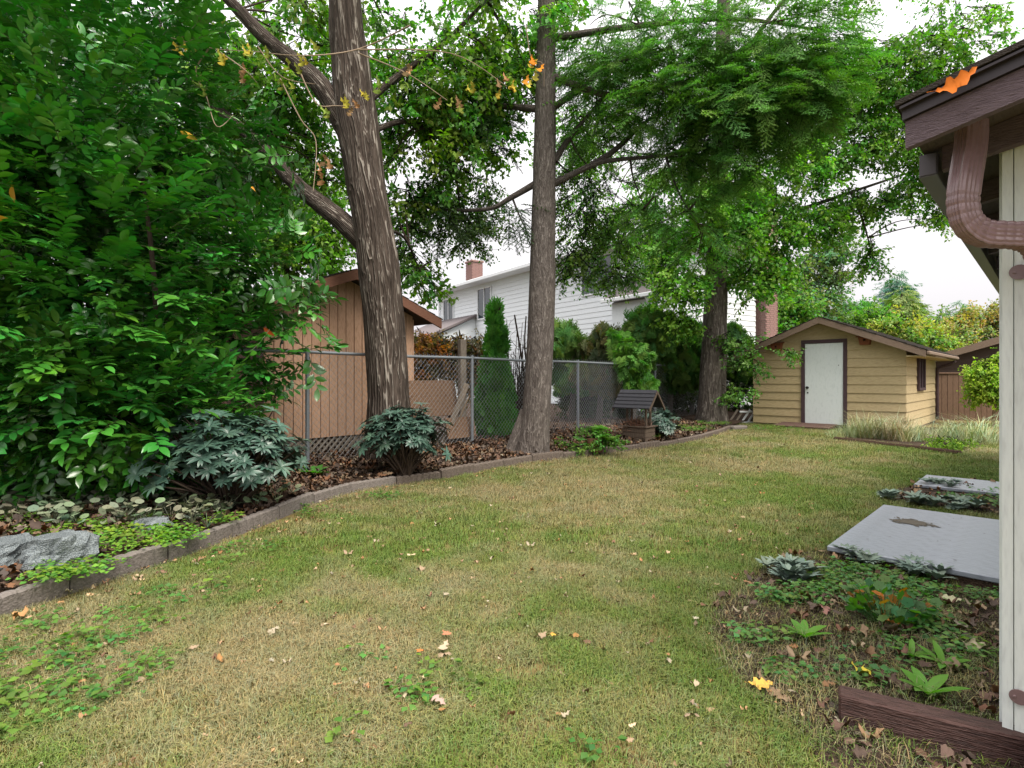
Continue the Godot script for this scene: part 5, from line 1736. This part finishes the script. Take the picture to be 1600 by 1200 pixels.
	for k in 3: long.append(tuft(26, 0.14, 0.6, 1.5, 0.008).mesh())
	var xf := []
	var cols := []
	t = thing("ornamental_grass", "pale striped ornamental grass growing along the yellow shed wall", "grass", G(1430, 690))
	for k in 26:
		var s := (k + rng.randf()) / 26.0
		var c := G(lerpf(1300, 1550, s), lerpf(684, 695, s)) + U * rng.randf_range(0.0, 1.1)
		c.y = 0
		var hgt := rng.randf_range(0.35, 1.1) * (1.0 if rng.randf() < 0.75 else 0.6)
		var tone := Color(0.46, 0.56, 0.32).lerp(Color(0.44, 0.35, 0.24), pow(rng.randf(), 2.0))
		for j in 7:
			var q := ball() * 0.26
			xf.append(Transform3D(Basis(UP, rng.randf() * TAU).scaled(Vector3(1, 1, 1) * hgt * rng.randf_range(0.7, 1.1)), c + Vector3(q.x, 0, q.z) - t.position))
			cols.append(vary(tone, 0.2, 0.1))
	scatter("blades", long, M.grass, [xf, cols], t)
	t = thing("hosta_clump", "bright green leafy clump at the end of the pale grass", "plant", G(1480, 702))
	scatter("foliage", S.cluster, M.leaf, spread([[Vector3(0, 0.12, 0), Vector3(0.42, 0.08, 0.25), 34]], Color(0.32, 0.5, 0.06), 0.25, 0.1, "droop", 0.3, 0.5), t)

# ------------------------------------------------------------------ things in the long bed
func rock(label: String, at: Vector3, r: Vector3, sd: int, turn := 0.0) -> void:
	var z := FastNoiseLite.new()
	z.seed = sd; z.frequency = 0.9; z.fractal_octaves = 3
	var m := MB.new()
	var nu := 26
	var nv := 16
	var k := []
	for j in nv + 1:
		for i in nu:
			var a := TAU * i / nu
			var b := PI * j / nv
			var q := Vector3(sin(b) * cos(a), cos(b), sin(b) * sin(a))
			var f := 1.0 + 0.5 * z.get_noise_3dv(q * 1.1) + 0.12 * z.get_noise_3dv(q * 4.0)
			q = q * f
			q.y = minf(q.y, 0.72 + 0.1 * q.x)                    # a broken flat top
			k.append(m.pt(q * r, q.normalized()))
	var fl := MB.new()
	for j in nv:
		for i in nu:
			var a: int = k[j * nu + i]
			var b: int = k[j * nu + (i + 1) % nu]
			var c: int = k[(j + 1) * nu + (i + 1) % nu]
			var d: int = k[(j + 1) * nu + i]
			for tri in [[a, b, c], [a, c, d]]:
				var mid := (m.v[tri[0]] + m.v[tri[1]] + m.v[tri[2]]) / 3.0
				if (m.v[tri[2]] - m.v[tri[0]]).cross(m.v[tri[1]] - m.v[tri[0]]).length() > 1e-7:
					fl.face([m.v[tri[0]], m.v[tri[1]], m.v[tri[2]]], mid * 0.2)
	tag(part("rock", fl, M.rock, self, Transform3D(Basis(UP, turn), at)), label, "rock", "rocks in the long bed")

func garden_things() -> void:
	rng.seed = 101
	rock("large pale grey angular rock beside the edging", G(93, 878, 0.12) + UP * 0.05, Vector3(0.18, 0.17, 0.16), 5, 0.1)
	rock("dark grey rock behind the large pale one", G(5, 878, 0.12) + UP * 0.04, Vector3(0.17, 0.13, 0.15), 8, 1.2)
	rock("small dark rock half buried near the rhododendron", G(240, 826, 0.12) + UP * 0.02, Vector3(0.13, 0.08, 0.1), 14, 0.0)
	# weathered post and leaning boards behind the fence
	var t := thing("wooden_post", "tall weathered square wooden post just behind the chain-link fence", "post", P(722, 700, 9.65) * Vector3(1, 0, 1))
	var m := MB.new()
	m.box(Vector3(0, 0.95, 0), Vector3(0.115, 1.9, 0.115), Basis(UP, 0.6), 0.008)
	part("shaft", m, M.grey_wood, t)
	for q in [["leaning_board", "wide brown sheet leaning behind the rounded rhododendron", M.brown_panel, [648, 700], 9.5, 1.0, 0.62, 0.62, 0.0], ["leaning_board", "lower brown sheet leaning behind the fence", M.brown_panel, [690, 700], 9.35, 0.62, 0.35, 0.26, 0.0]]:
		var p := P(q[3][0] + 30, 700, q[4]) * Vector3(1, 0, 1)
		m = MB.new()
		m.box(Vector3.ZERO, Vector3(q[5], q[6], 0.025), Basis.IDENTITY, 0.004)
		var yy: float = 0.9 if q[6] > 0.5 else 0.42
		tag(part(q[0], m, q[2], self, Transform3D(Basis(U, UP, V) * Basis(Vector3.RIGHT, -0.25), p + UP * yy)), q[1], "board")
	m = MB.new()
	m.box(Vector3(0, 0.55, 0), Vector3(0.09, 1.15, 0.025), Basis.IDENTITY, 0.004)
	tag(part("leaning_plank", m, M.grey_wood, self, Transform3D(Basis(Vector3(0, 0, 1), -0.38), P(690, 702, 9.25) * Vector3(1, 0, 1) + UP * 0.1)), "narrow grey plank leaning against the wooden post", "plank")
	m = MB.new()
	m.tube([Vector3.ZERO, Vector3(0.38, 0.85, 0)], [0.008, 0.008], 6)
	tag(part("leaning_pole", m, M.pale_twig, self, Transform3D(Basis.IDENTITY, P(698, 702, 9.2) * Vector3(1, 0, 1) + UP * 0.12)), "thin pale pole leaning on the wooden post", "pole")
	wishing_well()
	# tub of ferny green plants
	var at := G(930, 702, 0.1)
	t = thing("plant_tub", "round brown tub full of leafy green plants by the edging", "planter", at)
	m = MB.new()
	m.tube([Vector3(0, -0.04, 0), Vector3(0, 0.02, 0), Vector3(0, 0.16, 0), Vector3(0, 0.19, 0), Vector3(0, 0.19, 0), Vector3(0, 0.15, 0)], [0.12, 0.13, 0.17, 0.185, 0.16, 0.155], 20)
	part("tub", m, M.terracotta, t)
	var fern := []
	for k in 2:
		var f := MB.new()
		for j in 9:
			var a := TAU * j / 9.0 + rng.randf() * 0.5
			var d := Vector3(cos(a), 0.9, sin(a)).normalized()
			for q in 9:
				var s := (q + 1) / 9.0
				var c := d * (0.3 * s) - UP * (0.12 * s * s)
				f.col = vary(Color.WHITE, 0.25, 0.12)
				for sd in [-1.0, 1.0]:
					f.leaf4(c, d.cross(UP).normalized() * sd + d * 0.5, UP + rv(0.3), 0.075 * (1.1 - 0.5 * s), 0.03)
		fern.append(f.mesh())
	scatter("foliage", fern + S.cluster, M.leaf, spread([[Vector3(0, 0.26, 0), Vector3(0.16, 0.12, 0.16), 20], [Vector3(0.16, 0.14, 0.16), Vector3(0.22, 0.1, 0.14), 20], [Vector3(-0.3, 0.08, 0.1), Vector3(0.22, 0.07, 0.15), 14]], Color(0.16, 0.32, 0.06), 0.3, 0.2, "fan", 0.32, 0.62), t)
	# broad-leaved weed at the foot of the second fence post
	var weed := rosette_mesh(rosette(9, 0.16, 0.07, 0.7, 0.2, Color(0.09, 0.28, 0.05)))
	tag(part("leafy_weed", weed, M.leaf, self, Transform3D(Basis.IDENTITY.scaled(Vector3.ONE * 1.3), G(490, 742, 0.13))), "bright leafy weed at the foot of the first fence post", "plant")
	# white slatted frame leaning at the shed corner
	t = thing("slatted_frame", "small pale slatted frame leaning against the left corner of the yellow shed", "frame", P(1160, 656, 15.4) * Vector3(1, 0, 1))
	for k in 4:
		m = MB.new()
		m.box(Vector3(-0.28 + 0.17 * k, 0.17, 0.03), Vector3(0.05, 0.5, 0.02), Basis(Vector3(0, 0, 1), -0.6), 0.003)
		part("slat", m, M.white_trim if k > 1 else M.grey_wood, t)
	for y in [0.03, 0.32]:
		m = MB.new()
		m.box(Vector3(0.02 + y * 0.6, y, 0.055), Vector3(0.62, 0.045, 0.02), Basis.IDENTITY, 0.003)
		part("rail", m, M.white_trim, t)
	m = MB.new()
	m.box(Vector3.ZERO, Vector3(0.5, 0.12, 0.22), Basis.IDENTITY, 0.03)
	tag(part("stone_block", m, M.edging, self, Transform3D(Basis(UP, 0.5), G(1152, 672) + UP * 0.05)), "flat grey stone block at the end of the edging", "stone")
	# dark border log along the pale grass
	var run := [G(1305, 688), G(1370, 696), G(1440, 704), G(1502, 712)]
	t = thing("border_logs", "low dark log border between the lawn and the pale grass", "edging", run[0])
	for k in 3:
		m = MB.new()
		m.tube([run[k] - run[0] + UP * 0.02, run[k + 1] - run[0] + UP * 0.02 - (run[k + 1] - run[k]).normalized() * 0.03], [0.055, 0.06], 10)
		part("log", m, M.mulch, t)

func wishing_well() -> void:
	var at := G(998, 690, 0.08)
	var t := thing("wishing_well", "small wooden wishing well planter with dark pitched roof", "planter", at)
	t.basis = Basis(UP, -0.68)
	var w := 0.46
	var d := 0.4
	var m: MB
	for k in 3:                                                     # three courses of boards on each side of the box
		for s in 4:
			m = MB.new()
			var n: Vector3 = [Vector3(0, 0, 1), Vector3(1, 0, 0), Vector3(0, 0, -1), Vector3(-1, 0, 0)][s]
			var ln: float = w if s % 2 == 0 else d - 0.05
			var dp: float = d if s % 2 == 0 else w
			m.box(n * (dp / 2.0 - 0.012) + UP * (0.045 + 0.088 * k) - Vector3(0, 0, 0), Vector3(ln, 0.083, 0.024), Basis(UP.cross(n), UP, n), 0.004)
			part("board", m, M.well_wood, t)
	m = MB.new()
	for q in [[0, 1, w + 0.08, 0.05, d / 2.0], [0, -1, w + 0.08, 0.05, d / 2.0]]:
		m.box(Vector3(0, 0.287, q[1] * q[4]), Vector3(q[2], 0.024, 0.06), Basis.IDENTITY, 0.004)
	for s in [-1, 1]:
		m.box(Vector3(s * w / 2.0, 0.285, 0), Vector3(0.06, 0.022, d - 0.06), Basis.IDENTITY, 0.004)
	part("rim", m, M.well_wood, t)
	m = MB.new()
	m.box(Vector3(0, 0.22, 0), Vector3(w - 0.05, 0.06, d - 0.05))
	part("filling", m, M.mulch, t)
	for s in [-1, 1]:
		for z in [-0.09, 0.09]:
			m = MB.new()
			m.box(Vector3(s * (w / 2.0 - 0.045), 0.52, z), Vector3(0.035, 0.5, 0.035), Basis.IDENTITY, 0.003)
			part("post", m, M.well_wood, t)
	var peak := 0.94
	var hd := 0.32
	var dropn := 0.32
	for s in [-1.0, 1.0]:
		for k in 5:
			m = MB.new()
			var f0 := k / 5.0
			var f1 := minf((k + 1.2) / 5.0, 1.03)
			var p := func(f: float, up: float, x: float) -> Vector3: return Vector3(x, peak - dropn * f + up, s * hd * f)
			var hx_ := 0.36
			m.hexa([p.call(f0, 0.0, -hx_), p.call(f1, 0.008, -hx_), p.call(f1, 0.008, hx_), p.call(f0, 0.0, hx_), p.call(f0, 0.008, -hx_), p.call(f1, 0.026, -hx_), p.call(f1, 0.026, hx_), p.call(f0, 0.008, hx_)])
			part("roof_board", m, M.well_roof, t)
		for x in [-0.36, 0.36]:
			m = MB.new()
			m.hexa([Vector3(x - 0.012, peak - 0.055, 0), Vector3(x + 0.012, peak - 0.055, 0), Vector3(x + 0.012, peak - dropn - 0.055, s * hd), Vector3(x - 0.012, peak - dropn - 0.055, s * hd), Vector3(x - 0.012, peak - 0.004, 0), Vector3(x + 0.012, peak - 0.004, 0), Vector3(x + 0.012, peak - dropn - 0.004, s * hd), Vector3(x - 0.012, peak - dropn - 0.004, s * hd)])
			part("rake_trim", m, M.well_wood, t)
	# dry fern heaped in the box
	var dry := []
	for k in 2: dry.append(tuft(30, 0.12, 0.22, 0.8, 0.012).mesh())
	var pl := thing("dry_fern", "heap of dry brown leaves in the wishing well", "plant", t.transform * Vector3(-0.03, 0.25, 0))
	scatter("fronds", dry, M.dead, spread([[Vector3(0, 0.01, 0), Vector3(0.1, 0.02, 0.08), 16]], Color(0.24, 0.14, 0.1), 0.3, 0.1, "up", 0.7, 1.0), pl)

# ------------------------------------------------------------------ slabs, right bed, lawn
var keep_out := []

func poly_sheet(called: String, label: String, pts: Array, y: float, mt: Material) -> void:
	var flat := PackedVector2Array()
	for p in pts: flat.append(Vector2(p.x, p.z))
	keep_out.append(flat)
	var m := MB.new()
	var id := Geometry2D.triangulate_polygon(flat)
	for k in range(0, id.size(), 3):
		m.face([Vector3(flat[id[k]].x, y, flat[id[k]].y), Vector3(flat[id[k + 1]].x, y, flat[id[k + 1]].y), Vector3(flat[id[k + 2]].x, y, flat[id[k + 2]].y)], Vector3(0, -9, 0))
	tag(part(called, m, mt), label, "", "", "structure")

func slabs_and_bed() -> void:
	rng.seed = 111
	var bed := []
	for p in [[1225, 868], [1165, 905], [1120, 945], [1105, 985], [1140, 1040], [1185, 1090], [1250, 1140], [1300, 1230]]:
		bed.append(G(p[0], p[1]))
	bed.append_array([Vector3(1.5, 0, -1.5), Vector3(1.85, 0, -1.75), Vector3(4.6, 0, -2.6), G(1420, 868), G(1300, 858)])
	poly_sheet("bed_soil", "dark weedy soil of the bed between lawn and house", bed, 0.008, M.soil)
	poly_sheet("bed_soil", "dark soil of the small bed between the two slabs", [G(1385, 782), G(1400, 765), G(1470, 748), G(1700, 765), G(1750, 840), G(1500, 800)], 0.008, M.soil)
	poly_sheet("bed_soil", "bare soil strip under the pale grass", [G(1300, 684), G(1500, 709), G(1560, 690), G(1480, 668), G(1420, 668)], 0.006, M.soil)
	# the two concrete slabs
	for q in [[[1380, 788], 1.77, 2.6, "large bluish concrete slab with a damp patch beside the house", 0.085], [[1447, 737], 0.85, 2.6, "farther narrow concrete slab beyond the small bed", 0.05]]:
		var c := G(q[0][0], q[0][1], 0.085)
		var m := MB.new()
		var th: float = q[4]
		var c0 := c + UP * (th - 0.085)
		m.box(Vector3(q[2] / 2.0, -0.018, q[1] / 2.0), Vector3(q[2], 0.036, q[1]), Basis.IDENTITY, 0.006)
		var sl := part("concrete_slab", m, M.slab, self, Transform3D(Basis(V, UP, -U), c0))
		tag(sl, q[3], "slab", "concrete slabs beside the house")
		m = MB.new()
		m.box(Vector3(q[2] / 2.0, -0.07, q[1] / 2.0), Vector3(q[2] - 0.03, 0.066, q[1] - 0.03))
		part("base", m, M.soil, sl)  # recessed lower concrete in soil colour, painting the shade along the slab edges
		var fp := PackedVector2Array()
		for e in [[0, 0], [q[2], 0], [q[2], q[1]], [0, q[1]]]:
			var g: Vector3 = c + V * e[0] - U * e[1]
			fp.append(Vector2(g.x, g.z))
		keep_out.append(fp)
	# damp dirt patch on the slab
	var pm := MB.new()
	var pc := G(1425, 816, 0.0875)
	var z := FastNoiseLite.new()
	z.seed = 4; z.frequency = 1.4
	for k in 520:
		var g := Vector3(rng.randfn(), 0, rng.randfn())
		var e: Vector3 = pc + V * g.x * 0.06 - U * g.z * 0.05 + UP * rng.randf_range(0.0, 0.002)
		if g.length() > 1.5 and k % 3: continue
		var a := rng.randf() * TAU
		var w := rng.randf_range(0.006, 0.02)
		var l := w * rng.randf_range(1.0, 3.0)
		var bb := Basis(UP, a)
		pm.face([e + bb * Vector3(-l, 0, 0), e + bb * Vector3(0, 0, -w), e + bb * Vector3(l, 0, 0), e + bb * Vector3(0, 0, w * 0.7)], Vector3(0, -9, 0))
	for k in 36:
		var e: Vector3 = G(1385, 789, 0.0875) + V * rng.randf_range(0.05, 1.6) - U * rng.randf_range(-1.7, -0.05) * -1.0
		var w := rng.randf_range(0.002, 0.007)
		var bb := Basis(UP, rng.randf() * TAU)
		pm.face([e + bb * Vector3(-w * 2.0, 0, 0), e + bb * Vector3(0, 0, -w), e + bb * Vector3(w * 2.0, 0, 0), e + bb * Vector3(0, 0, w)], Vector3(0, -9, 0))
	tag(part("damp_patch", pm, noisy(61, [hx("3c3731"), hx("5b5348"), hx("766b58")], Vector3.ONE * 5.0, 0.05, 0.6, 0.0, true)), "brown damp dirt patch on the large concrete slab", "", "", "stuff")
	# row of small stone blocks under the slab's edge
	var st := thing("slab_edge_stones", "row of rough stone blocks under the near edge of the large slab", "edging", G(1480, 905))
	for k in 6:
		var m := MB.new()
		m.box(Vector3(0.15 * k, 0.03, 0), Vector3(0.14, 0.07, 0.05), Basis(UP, rng.randf_range(-0.06, 0.06)), 0.01)
		part("stone", m, M.edging, st, Transform3D(frame(V), Vector3.ZERO))
	# lamb's ears
	var felt := Color(0.2, 0.26, 0.21)
	var ears := []
	for k in 3: ears.append(rosette_mesh(rosette(14, 0.085, 0.026, 1.0, 0.3, felt, 5)).mesh())
	for q in [[[1240, 905], 0.16, 13, 1.1, "silvery lamb's ear clump on the lawn edge, left of the slab corner"], [[1350, 882], 0.14, 9, 0.9, "silvery lamb's ear at the near corner of the large slab"], [[1440, 905], 0.15, 10, 1.0, "silvery lamb's ear hugging the near edge of the large slab"], [[1430, 790], 0.2, 12, 1.1, "grey-green lamb's ear row behind the large slab"], [[1490, 794], 0.2, 11, 1.1, "grey-green lamb's ear by the house end of the small bed"], [[1470, 762], 0.25, 9, 1.0, "low dark leafy clump in front of the far slab"], [[1395, 783], 0.12, 6, 1.0, "small lamb's ear tuft at the far corner of the large slab"]]:
		var at := G(q[0][0], q[0][1])
		var t := thing("lambs_ear", q[4], "plant", at, "lamb's ear plants near the slabs")
		for k in q[2]:
			var p := ball() * float(q[1])
			p.y = rng.randf_range(0.01, 0.06)
			part("rosette", ears[k % 3], M.felt, t, Transform3D(Basis(UP, rng.randf() * TAU) * Basis(Vector3.RIGHT, rng.randf_range(-0.3, 0.3)).scaled(Vector3.ONE * q[3] * rng.randf_range(0.95, 1.4)), p))
	# leafy weeds in the near bed
	ground_cover("bed_weeds", "mixed green weeds in the bed below the slab", [[G(1440, 1000), 0.25, 9], [G(1380, 1020), 0.2, 7], [G(1300, 900), 0.18, 16], [G(1530, 940), 0.18, 8], [G(1340, 905), 0.22, 24], [G(1390, 935), 0.25, 20], [G(1300, 925), 0.15, 16], [G(1400, 970), 0.16, 20], [G(1430, 915), 0.2, 20], [G(1480, 980), 0.18, 12], [G(1260, 935), 0.12, 10], [G(1340, 1060), 0.08, 5], [G(1500, 1010), 0.1, 5], [G(1510, 785), 0.3, 26], [G(1550, 775), 0.3, 20], [G(1220, 940), 0.12, 10], [G(1190, 1000), 0.12, 8], [G(1250, 1060), 0.1, 8]], Color(0.16, 0.31, 0.075), 0.02)
	var broad := rosette(7, 0.13, 0.04, 0.9, 0.25, Color(0.16, 0.36, 0.05))
	for q in [[[1258, 1000], 1.0, "bright upright weed rosette at the lawn side of the near bed"], [[1450, 1090], 1.1, "broad green dandelion-like weed just behind the brown timber"], [[1475, 1045], 0.9, "leaning green weed near the cream wall"], [[1425, 1030], 0.7, "small toothed green weed in the middle of the near bed"]]:
		tag(part("broad_leaved_weed", rosette_mesh(broad, 5), M.leaf, self, Transform3D(Basis(UP, rng.randf() * TAU).scaled(Vector3.ONE * q[1]), G(q[0][0], q[0][1]) + UP * 0.01)), q[2], "plant", "broad-leaved weeds in the near bed")
	# strawberry-like plant turning orange
	var t2 := thing("geranium_plant", "scalloped green plant with orange and yellow leaves in the near bed", "plant", G(1385, 975))
	for k in 90:
		var lf := MB.new()
		lf.col = vary(Color(0.13, 0.27, 0.1) if k % 7 else Color(0.5, 0.2, 0.04), 0.25, 0.2)
		var c := ball() * Vector3(0.24, 0.1, 0.18) + UP * 0.12
		var nn := (UP + rv(0.6)).normalized()
		var bb := frame(rv(), nn)
		var mid := lf.pt(c - nn * 0.006, nn)
		var ring := []
		for j in 16:
			var a := TAU * j / 16.0
			ring.append(lf.pt(c + bb * (Vector3(cos(a), 0, sin(a)) * 0.025 * (1.0 + 0.16 * cos(a * 5.0))), nn))
		for j in 16: lf.three(mid, ring[j], ring[(j + 1) % 16])
		lf.tube([Vector3(c.x * 0.3, 0, c.z * 0.3), c * Vector3(0.7, 0.7, 0.7), c], [0.002, 0.002, 0.001], 3)
		part("leaf", lf, M.leaf, t2)
	# dry grass and dead leaves over that bed
	var flat: PackedVector2Array = keep_out[0]
	var xf := []
	var cols := []
	for k in 2200:
		var p := Vector3(rng.randf_range(0.6, 2.6), 0.01, rng.randf_range(-4.3, -1.5))
		if not Geometry2D.is_point_in_polygon(Vector2(p.x, p.z), flat): continue
		var far := Vector2(p.x - 1.0, p.z + 2.6).length()
		if rng.randf() < 0.42 + 0.25 * far: continue
		xf.append(Transform3D(Basis(UP, rng.randf() * TAU).scaled(Vector3.ONE * rng.randf_range(0.6, 1.2)), p))
		cols.append(vary(Color(0.33, 0.26, 0.15).lerp(Color(0.2, 0.25, 0.08), rng.randf() * 0.7), 0.3, 0.1))
	var dg := thing("dry_grass", "matted dry grass stems lying over the near bed", "grass")
	dg.set_meta("kind", "stuff")
	scatter("stems", S.straw, M.dead, [xf, cols], dg)
	var lx := [[], [], [], [], []]
	var lc := [[], [], [], [], []]
	for k in 2200:
		var p := Vector3(rng.randf_range(0.6, 5.6), rng.randf_range(0.015, 0.04), rng.randf_range(-6.8, -1.5))
		var inside := false
		for j in 2:
			inside = inside or Geometry2D.is_point_in_polygon(Vector2(p.x, p.z), keep_out[j])
		if not inside: continue
		var j := rng.randi() % 5
		lx[j].append(Transform3D(Basis(UP, rng.randf() * TAU) * Basis(Vector3.RIGHT, rng.randf_range(-0.5, 0.5)).scaled(Vector3.ONE * rng.randf_range(0.05, 0.1)), p))
		lc[j].append(vary([Color(0.22, 0.14, 0.08), Color(0.15, 0.085, 0.06), Color(0.3, 0.23, 0.15), Color(0.12, 0.08, 0.06)][rng.randi() % 4], 0.3, 0.1))
	for j in 5:
		if lx[j]: tag(many("bed_litter", S.oak[j], M.dead, lx[j], lc[j]), "small brown leaves scattered over the bed by the house", "", "bed litter", "stuff")
	for q in [[[1480, 945], 0.13, Color(0.42, 0.4, 0.24), "large pale curled leaf near the cream wall, upper one"], [[1520, 1022], 0.14, Color(0.46, 0.38, 0.26), "large tan curled leaf near the cream wall, lower one"], [[1290, 960], 0.12, Color(0.34, 0.16, 0.13), "pinkish-brown dead leaf at the lawn side of the near bed"], [[1395, 985], 0.08, Color(0.6, 0.24, 0.04), "orange leaf under the scalloped plant"], [[1345, 1062], 0.1, Color(0.55, 0.45, 0.04), "yellow and green leaf above the brown timber"], [[1185, 1082], 0.11, Color(0.62, 0.36, 0.06), "long golden leaf on the grass left of the brown timber"]]:
		var o := part("fallen_leaf", S.oak[rng.randi() % 5], tint(q[2]), self, Transform3D(Basis(UP, rng.randf() * TAU) * Basis(Vector3.RIGHT, 0.25).scaled(Vector3.ONE * q[1]), G(q[0][0], q[0][1]) + UP * 0.035))
		tag(o, q[3], "leaf", "single leaves by the house")

func tint(c: Color) -> StandardMaterial3D:
	var m := plain(c.linear_to_srgb(), 0.8)
	m.cull_mode = BaseMaterial3D.CULL_DISABLED
	return m

func lawn_cover() -> void:
	rng.seed = 121
	var z := FastNoiseLite.new()
	z.seed = 31; z.frequency = 0.45; z.fractal_octaves = 4
	var z2 := FastNoiseLite.new()
	z2.seed = 32; z2.frequency = 2.2; z2.fractal_octaves = 3
	var shed_left := Vector3(6.46, 0, -15.07)
	var sets := []
	for k in 7: sets.append([[], []])
	var dry := Color(0.37, 0.31, 0.165)
	var green := Color(0.145, 0.225, 0.042)
	for band in [[1.0, 4.0, 1300.0, 0.9], [4.0, 8.0, 520.0, 1.15], [8.0, 17.0, 190.0, 1.5]]:
		var x0: float = -3.0 if band[0] < 7.0 else -1.5
		var x1: float = band[1] * 0.98 + 0.3
		var area: float = (x1 - x0) * (band[1] - band[0])
		for k in int(area * band[2]):
			var d := rng.randf_range(band[0], band[1])
			var x := rng.randf_range(x0, x1)
			if x > d * 0.95 or x < -d * 1.3 - 0.5: continue
			if x < edge_x(d) + 0.07: continue
			var p := Vector3(x, 0, -d)
			if d > 12.0 and (p - shed_left).dot(U) > -0.05: continue
			var q2 := Vector2(x, -d)
			var out := false
			for f in keep_out:
				if Geometry2D.is_point_in_polygon(q2, f) and (f != keep_out[0] or rng.randf() < 0.87):
					out = true
					break
			if out: continue
			var n := z.get_noise_2d(x, d) * 1.6 + z2.get_noise_2d(x, d) * 1.1
			# greener towards the slabs, the bed on the right and the edging's foot
			var wet := clampf(0.6 - 0.6 * n, 0.0, 1.0)
			wet = clampf(wet + 0.1 * smoothstep(-0.05, 0.2, x / d) * (1.0 - smoothstep(4.0, 6.5, d)) + 0.4 * smoothstep(0.3, 0.75, x / d) * (1.0 - smoothstep(6.0, 9.0, d)) - 0.28 * smoothstep(3.5, 6.5, d) * (1.0 - smoothstep(0.35, 0.6, x / d)), 0.02, 1.0)
			if z2.get_noise_2d(x * 2.1 + 40.0, d * 2.1) > 0.3 and rng.randf() < 0.8: continue
			if x < edge_x(d) + 0.16 and rng.randf() < 0.6: continue
			var straw := rng.randf() > wet + 0.15
			var j := 4 + rng.randi() % 3 if straw else rng.randi() % 4
			var c := dry.lerp(green, clampf(wet + rng.randf_range(-0.25, 0.25), 0.0, 1.0))
			c = vary(c, 0.25, 0.1)
			sets[j][0].append(Transform3D(Basis(UP, rng.randf() * TAU).scaled(Vector3(1, rng.randf_range(0.7, 1.15), 1) * band[3] * rng.randf_range(0.75, 1.15)), p))
			sets[j][1].append(c)
	var ms: Array = S.tuft + S.straw
	for j in 7:
		tag(many("grass", ms[j], M.grass, sets[j][0], sets[j][1]), "short mown grass of the back lawn, half dried out", "", "lawn grass", "stuff")
	var bx := [[], [], [], [], []]
	var bc := [[], [], [], [], []]
	for k in 1500:
		var d := 1.7 + 12.0 * rng.randf() * rng.randf_range(0.4, 1.0)
		var x := rng.randf_range(edge_x(d) + 0.06, d * 0.6)
		if rng.randf() < 0.3: x = edge_x(d) + 0.06 + absf(rng.randfn()) * 0.35
		var j := rng.randi() % 5
		bx[j].append(Transform3D(Basis(UP, rng.randf() * TAU) * Basis(Vector3.RIGHT, rng.randf_range(-0.7, 0.7)).scaled(Vector3.ONE * rng.randf_range(0.015, 0.045)), Vector3(x, rng.randf_range(0.015, 0.035), -d)))
		bc[j].append(vary([Color(0.3, 0.2, 0.12), Color(0.18, 0.1, 0.06), Color(0.42, 0.33, 0.22), Color(0.36, 0.2, 0.1)][rng.randi() % 4], 0.3, 0.1))
	for j in 5:
		tag(many("lawn_litter", S.oak[j], M.dead, bx[j], bc[j]), "tiny brown leaf scraps scattered through the lawn", "", "lawn litter", "stuff")
	# single fallen leaves on the lawn
	var named := [[[643, 877], 0.085, Color(0.62, 0.47, 0.28), "pale round curled leaf alone on the lawn below the fir trunk"], [[683, 828], 0.12, Color(0.52, 0.47, 0.33), "long cream leaf on the lawn below the edging"], [[694, 1025], 0.13, Color(0.55, 0.42, 0.28), "pale lobed oak leaf in the middle of the near lawn"], [[697, 1004], 0.1, Color(0.5, 0.2, 0.1), "rust-red leaf touching the pale lobed leaf"], [[685, 1110], 0.1, Color(0.48, 0.33, 0.27), "pinkish leaf nearest to the front of the lawn"], [[863, 1005], 0.08, Color(0.65, 0.35, 0.05), "small orange leaf on the middle of the near lawn"], [[30, 975], 0.14, Color(0.5, 0.27, 0.1), "large orange-brown leaf beside the edging at the near corner"], [[655, 1032], 0.07, Color(0.55, 0.18, 0.04), "small red-orange leaf left of the pale lobed leaf"]]
	for q in named:
		tag(part("fallen_leaf", S.oak[rng.randi() % 5], tint(q[2] * 0.75), self, Transform3D(Basis(UP, rng.randf() * TAU) * Basis(Vector3.RIGHT, rng.randf_range(-0.3, 0.3)).scaled(Vector3.ONE * q[1] * 0.72), G(q[0][0], q[0][1]) + UP * 0.045)), q[3], "leaf", "single leaves on the lawn")
	var cols := [[Color(0.36, 0.26, 0.16), "tan"], [Color(0.26, 0.13, 0.07), "brown"], [Color(0.4, 0.2, 0.06), "amber"], [Color(0.42, 0.35, 0.24), "cream"]]
	var mats := []
	for c in cols: mats.append(tint(c[0] * 0.75))
	for k in 78:
		var d := 1.9 + 9.0 * pow(rng.randf(), 1.4)
		var x0 := edge_x(d) + 0.1
		var x := rng.randf_range(x0, d * 0.5)
		var c := rng.randi() % 4
		var where := "front" if d < 2.9 else "middle" if d < 5.0 else "back"
		var f := (x - x0) / (d * 0.5 - x0)
		var side := "near the edging side" if f < 0.33 else "midway across" if f < 0.66 else "towards the slab side"
		var size := rng.randf_range(0.035, 0.075)
		var big := "small" if size < 0.055 else "larger"
		tag(part("fallen_leaf", S.oak[rng.randi() % 5], mats[c], self, Transform3D(Basis(UP, rng.randf() * TAU) * Basis(Vector3.RIGHT, rng.randf_range(-0.4, 0.4)).scaled(Vector3.ONE * size), Vector3(x, 0.034, -d))), "%s %s fallen leaf at the %s of the lawn, %s" % [big, cols[c][1], where, side], "leaf", "%s %s leaves at the %s of the lawn, %s" % [big, cols[c][1], where, side])
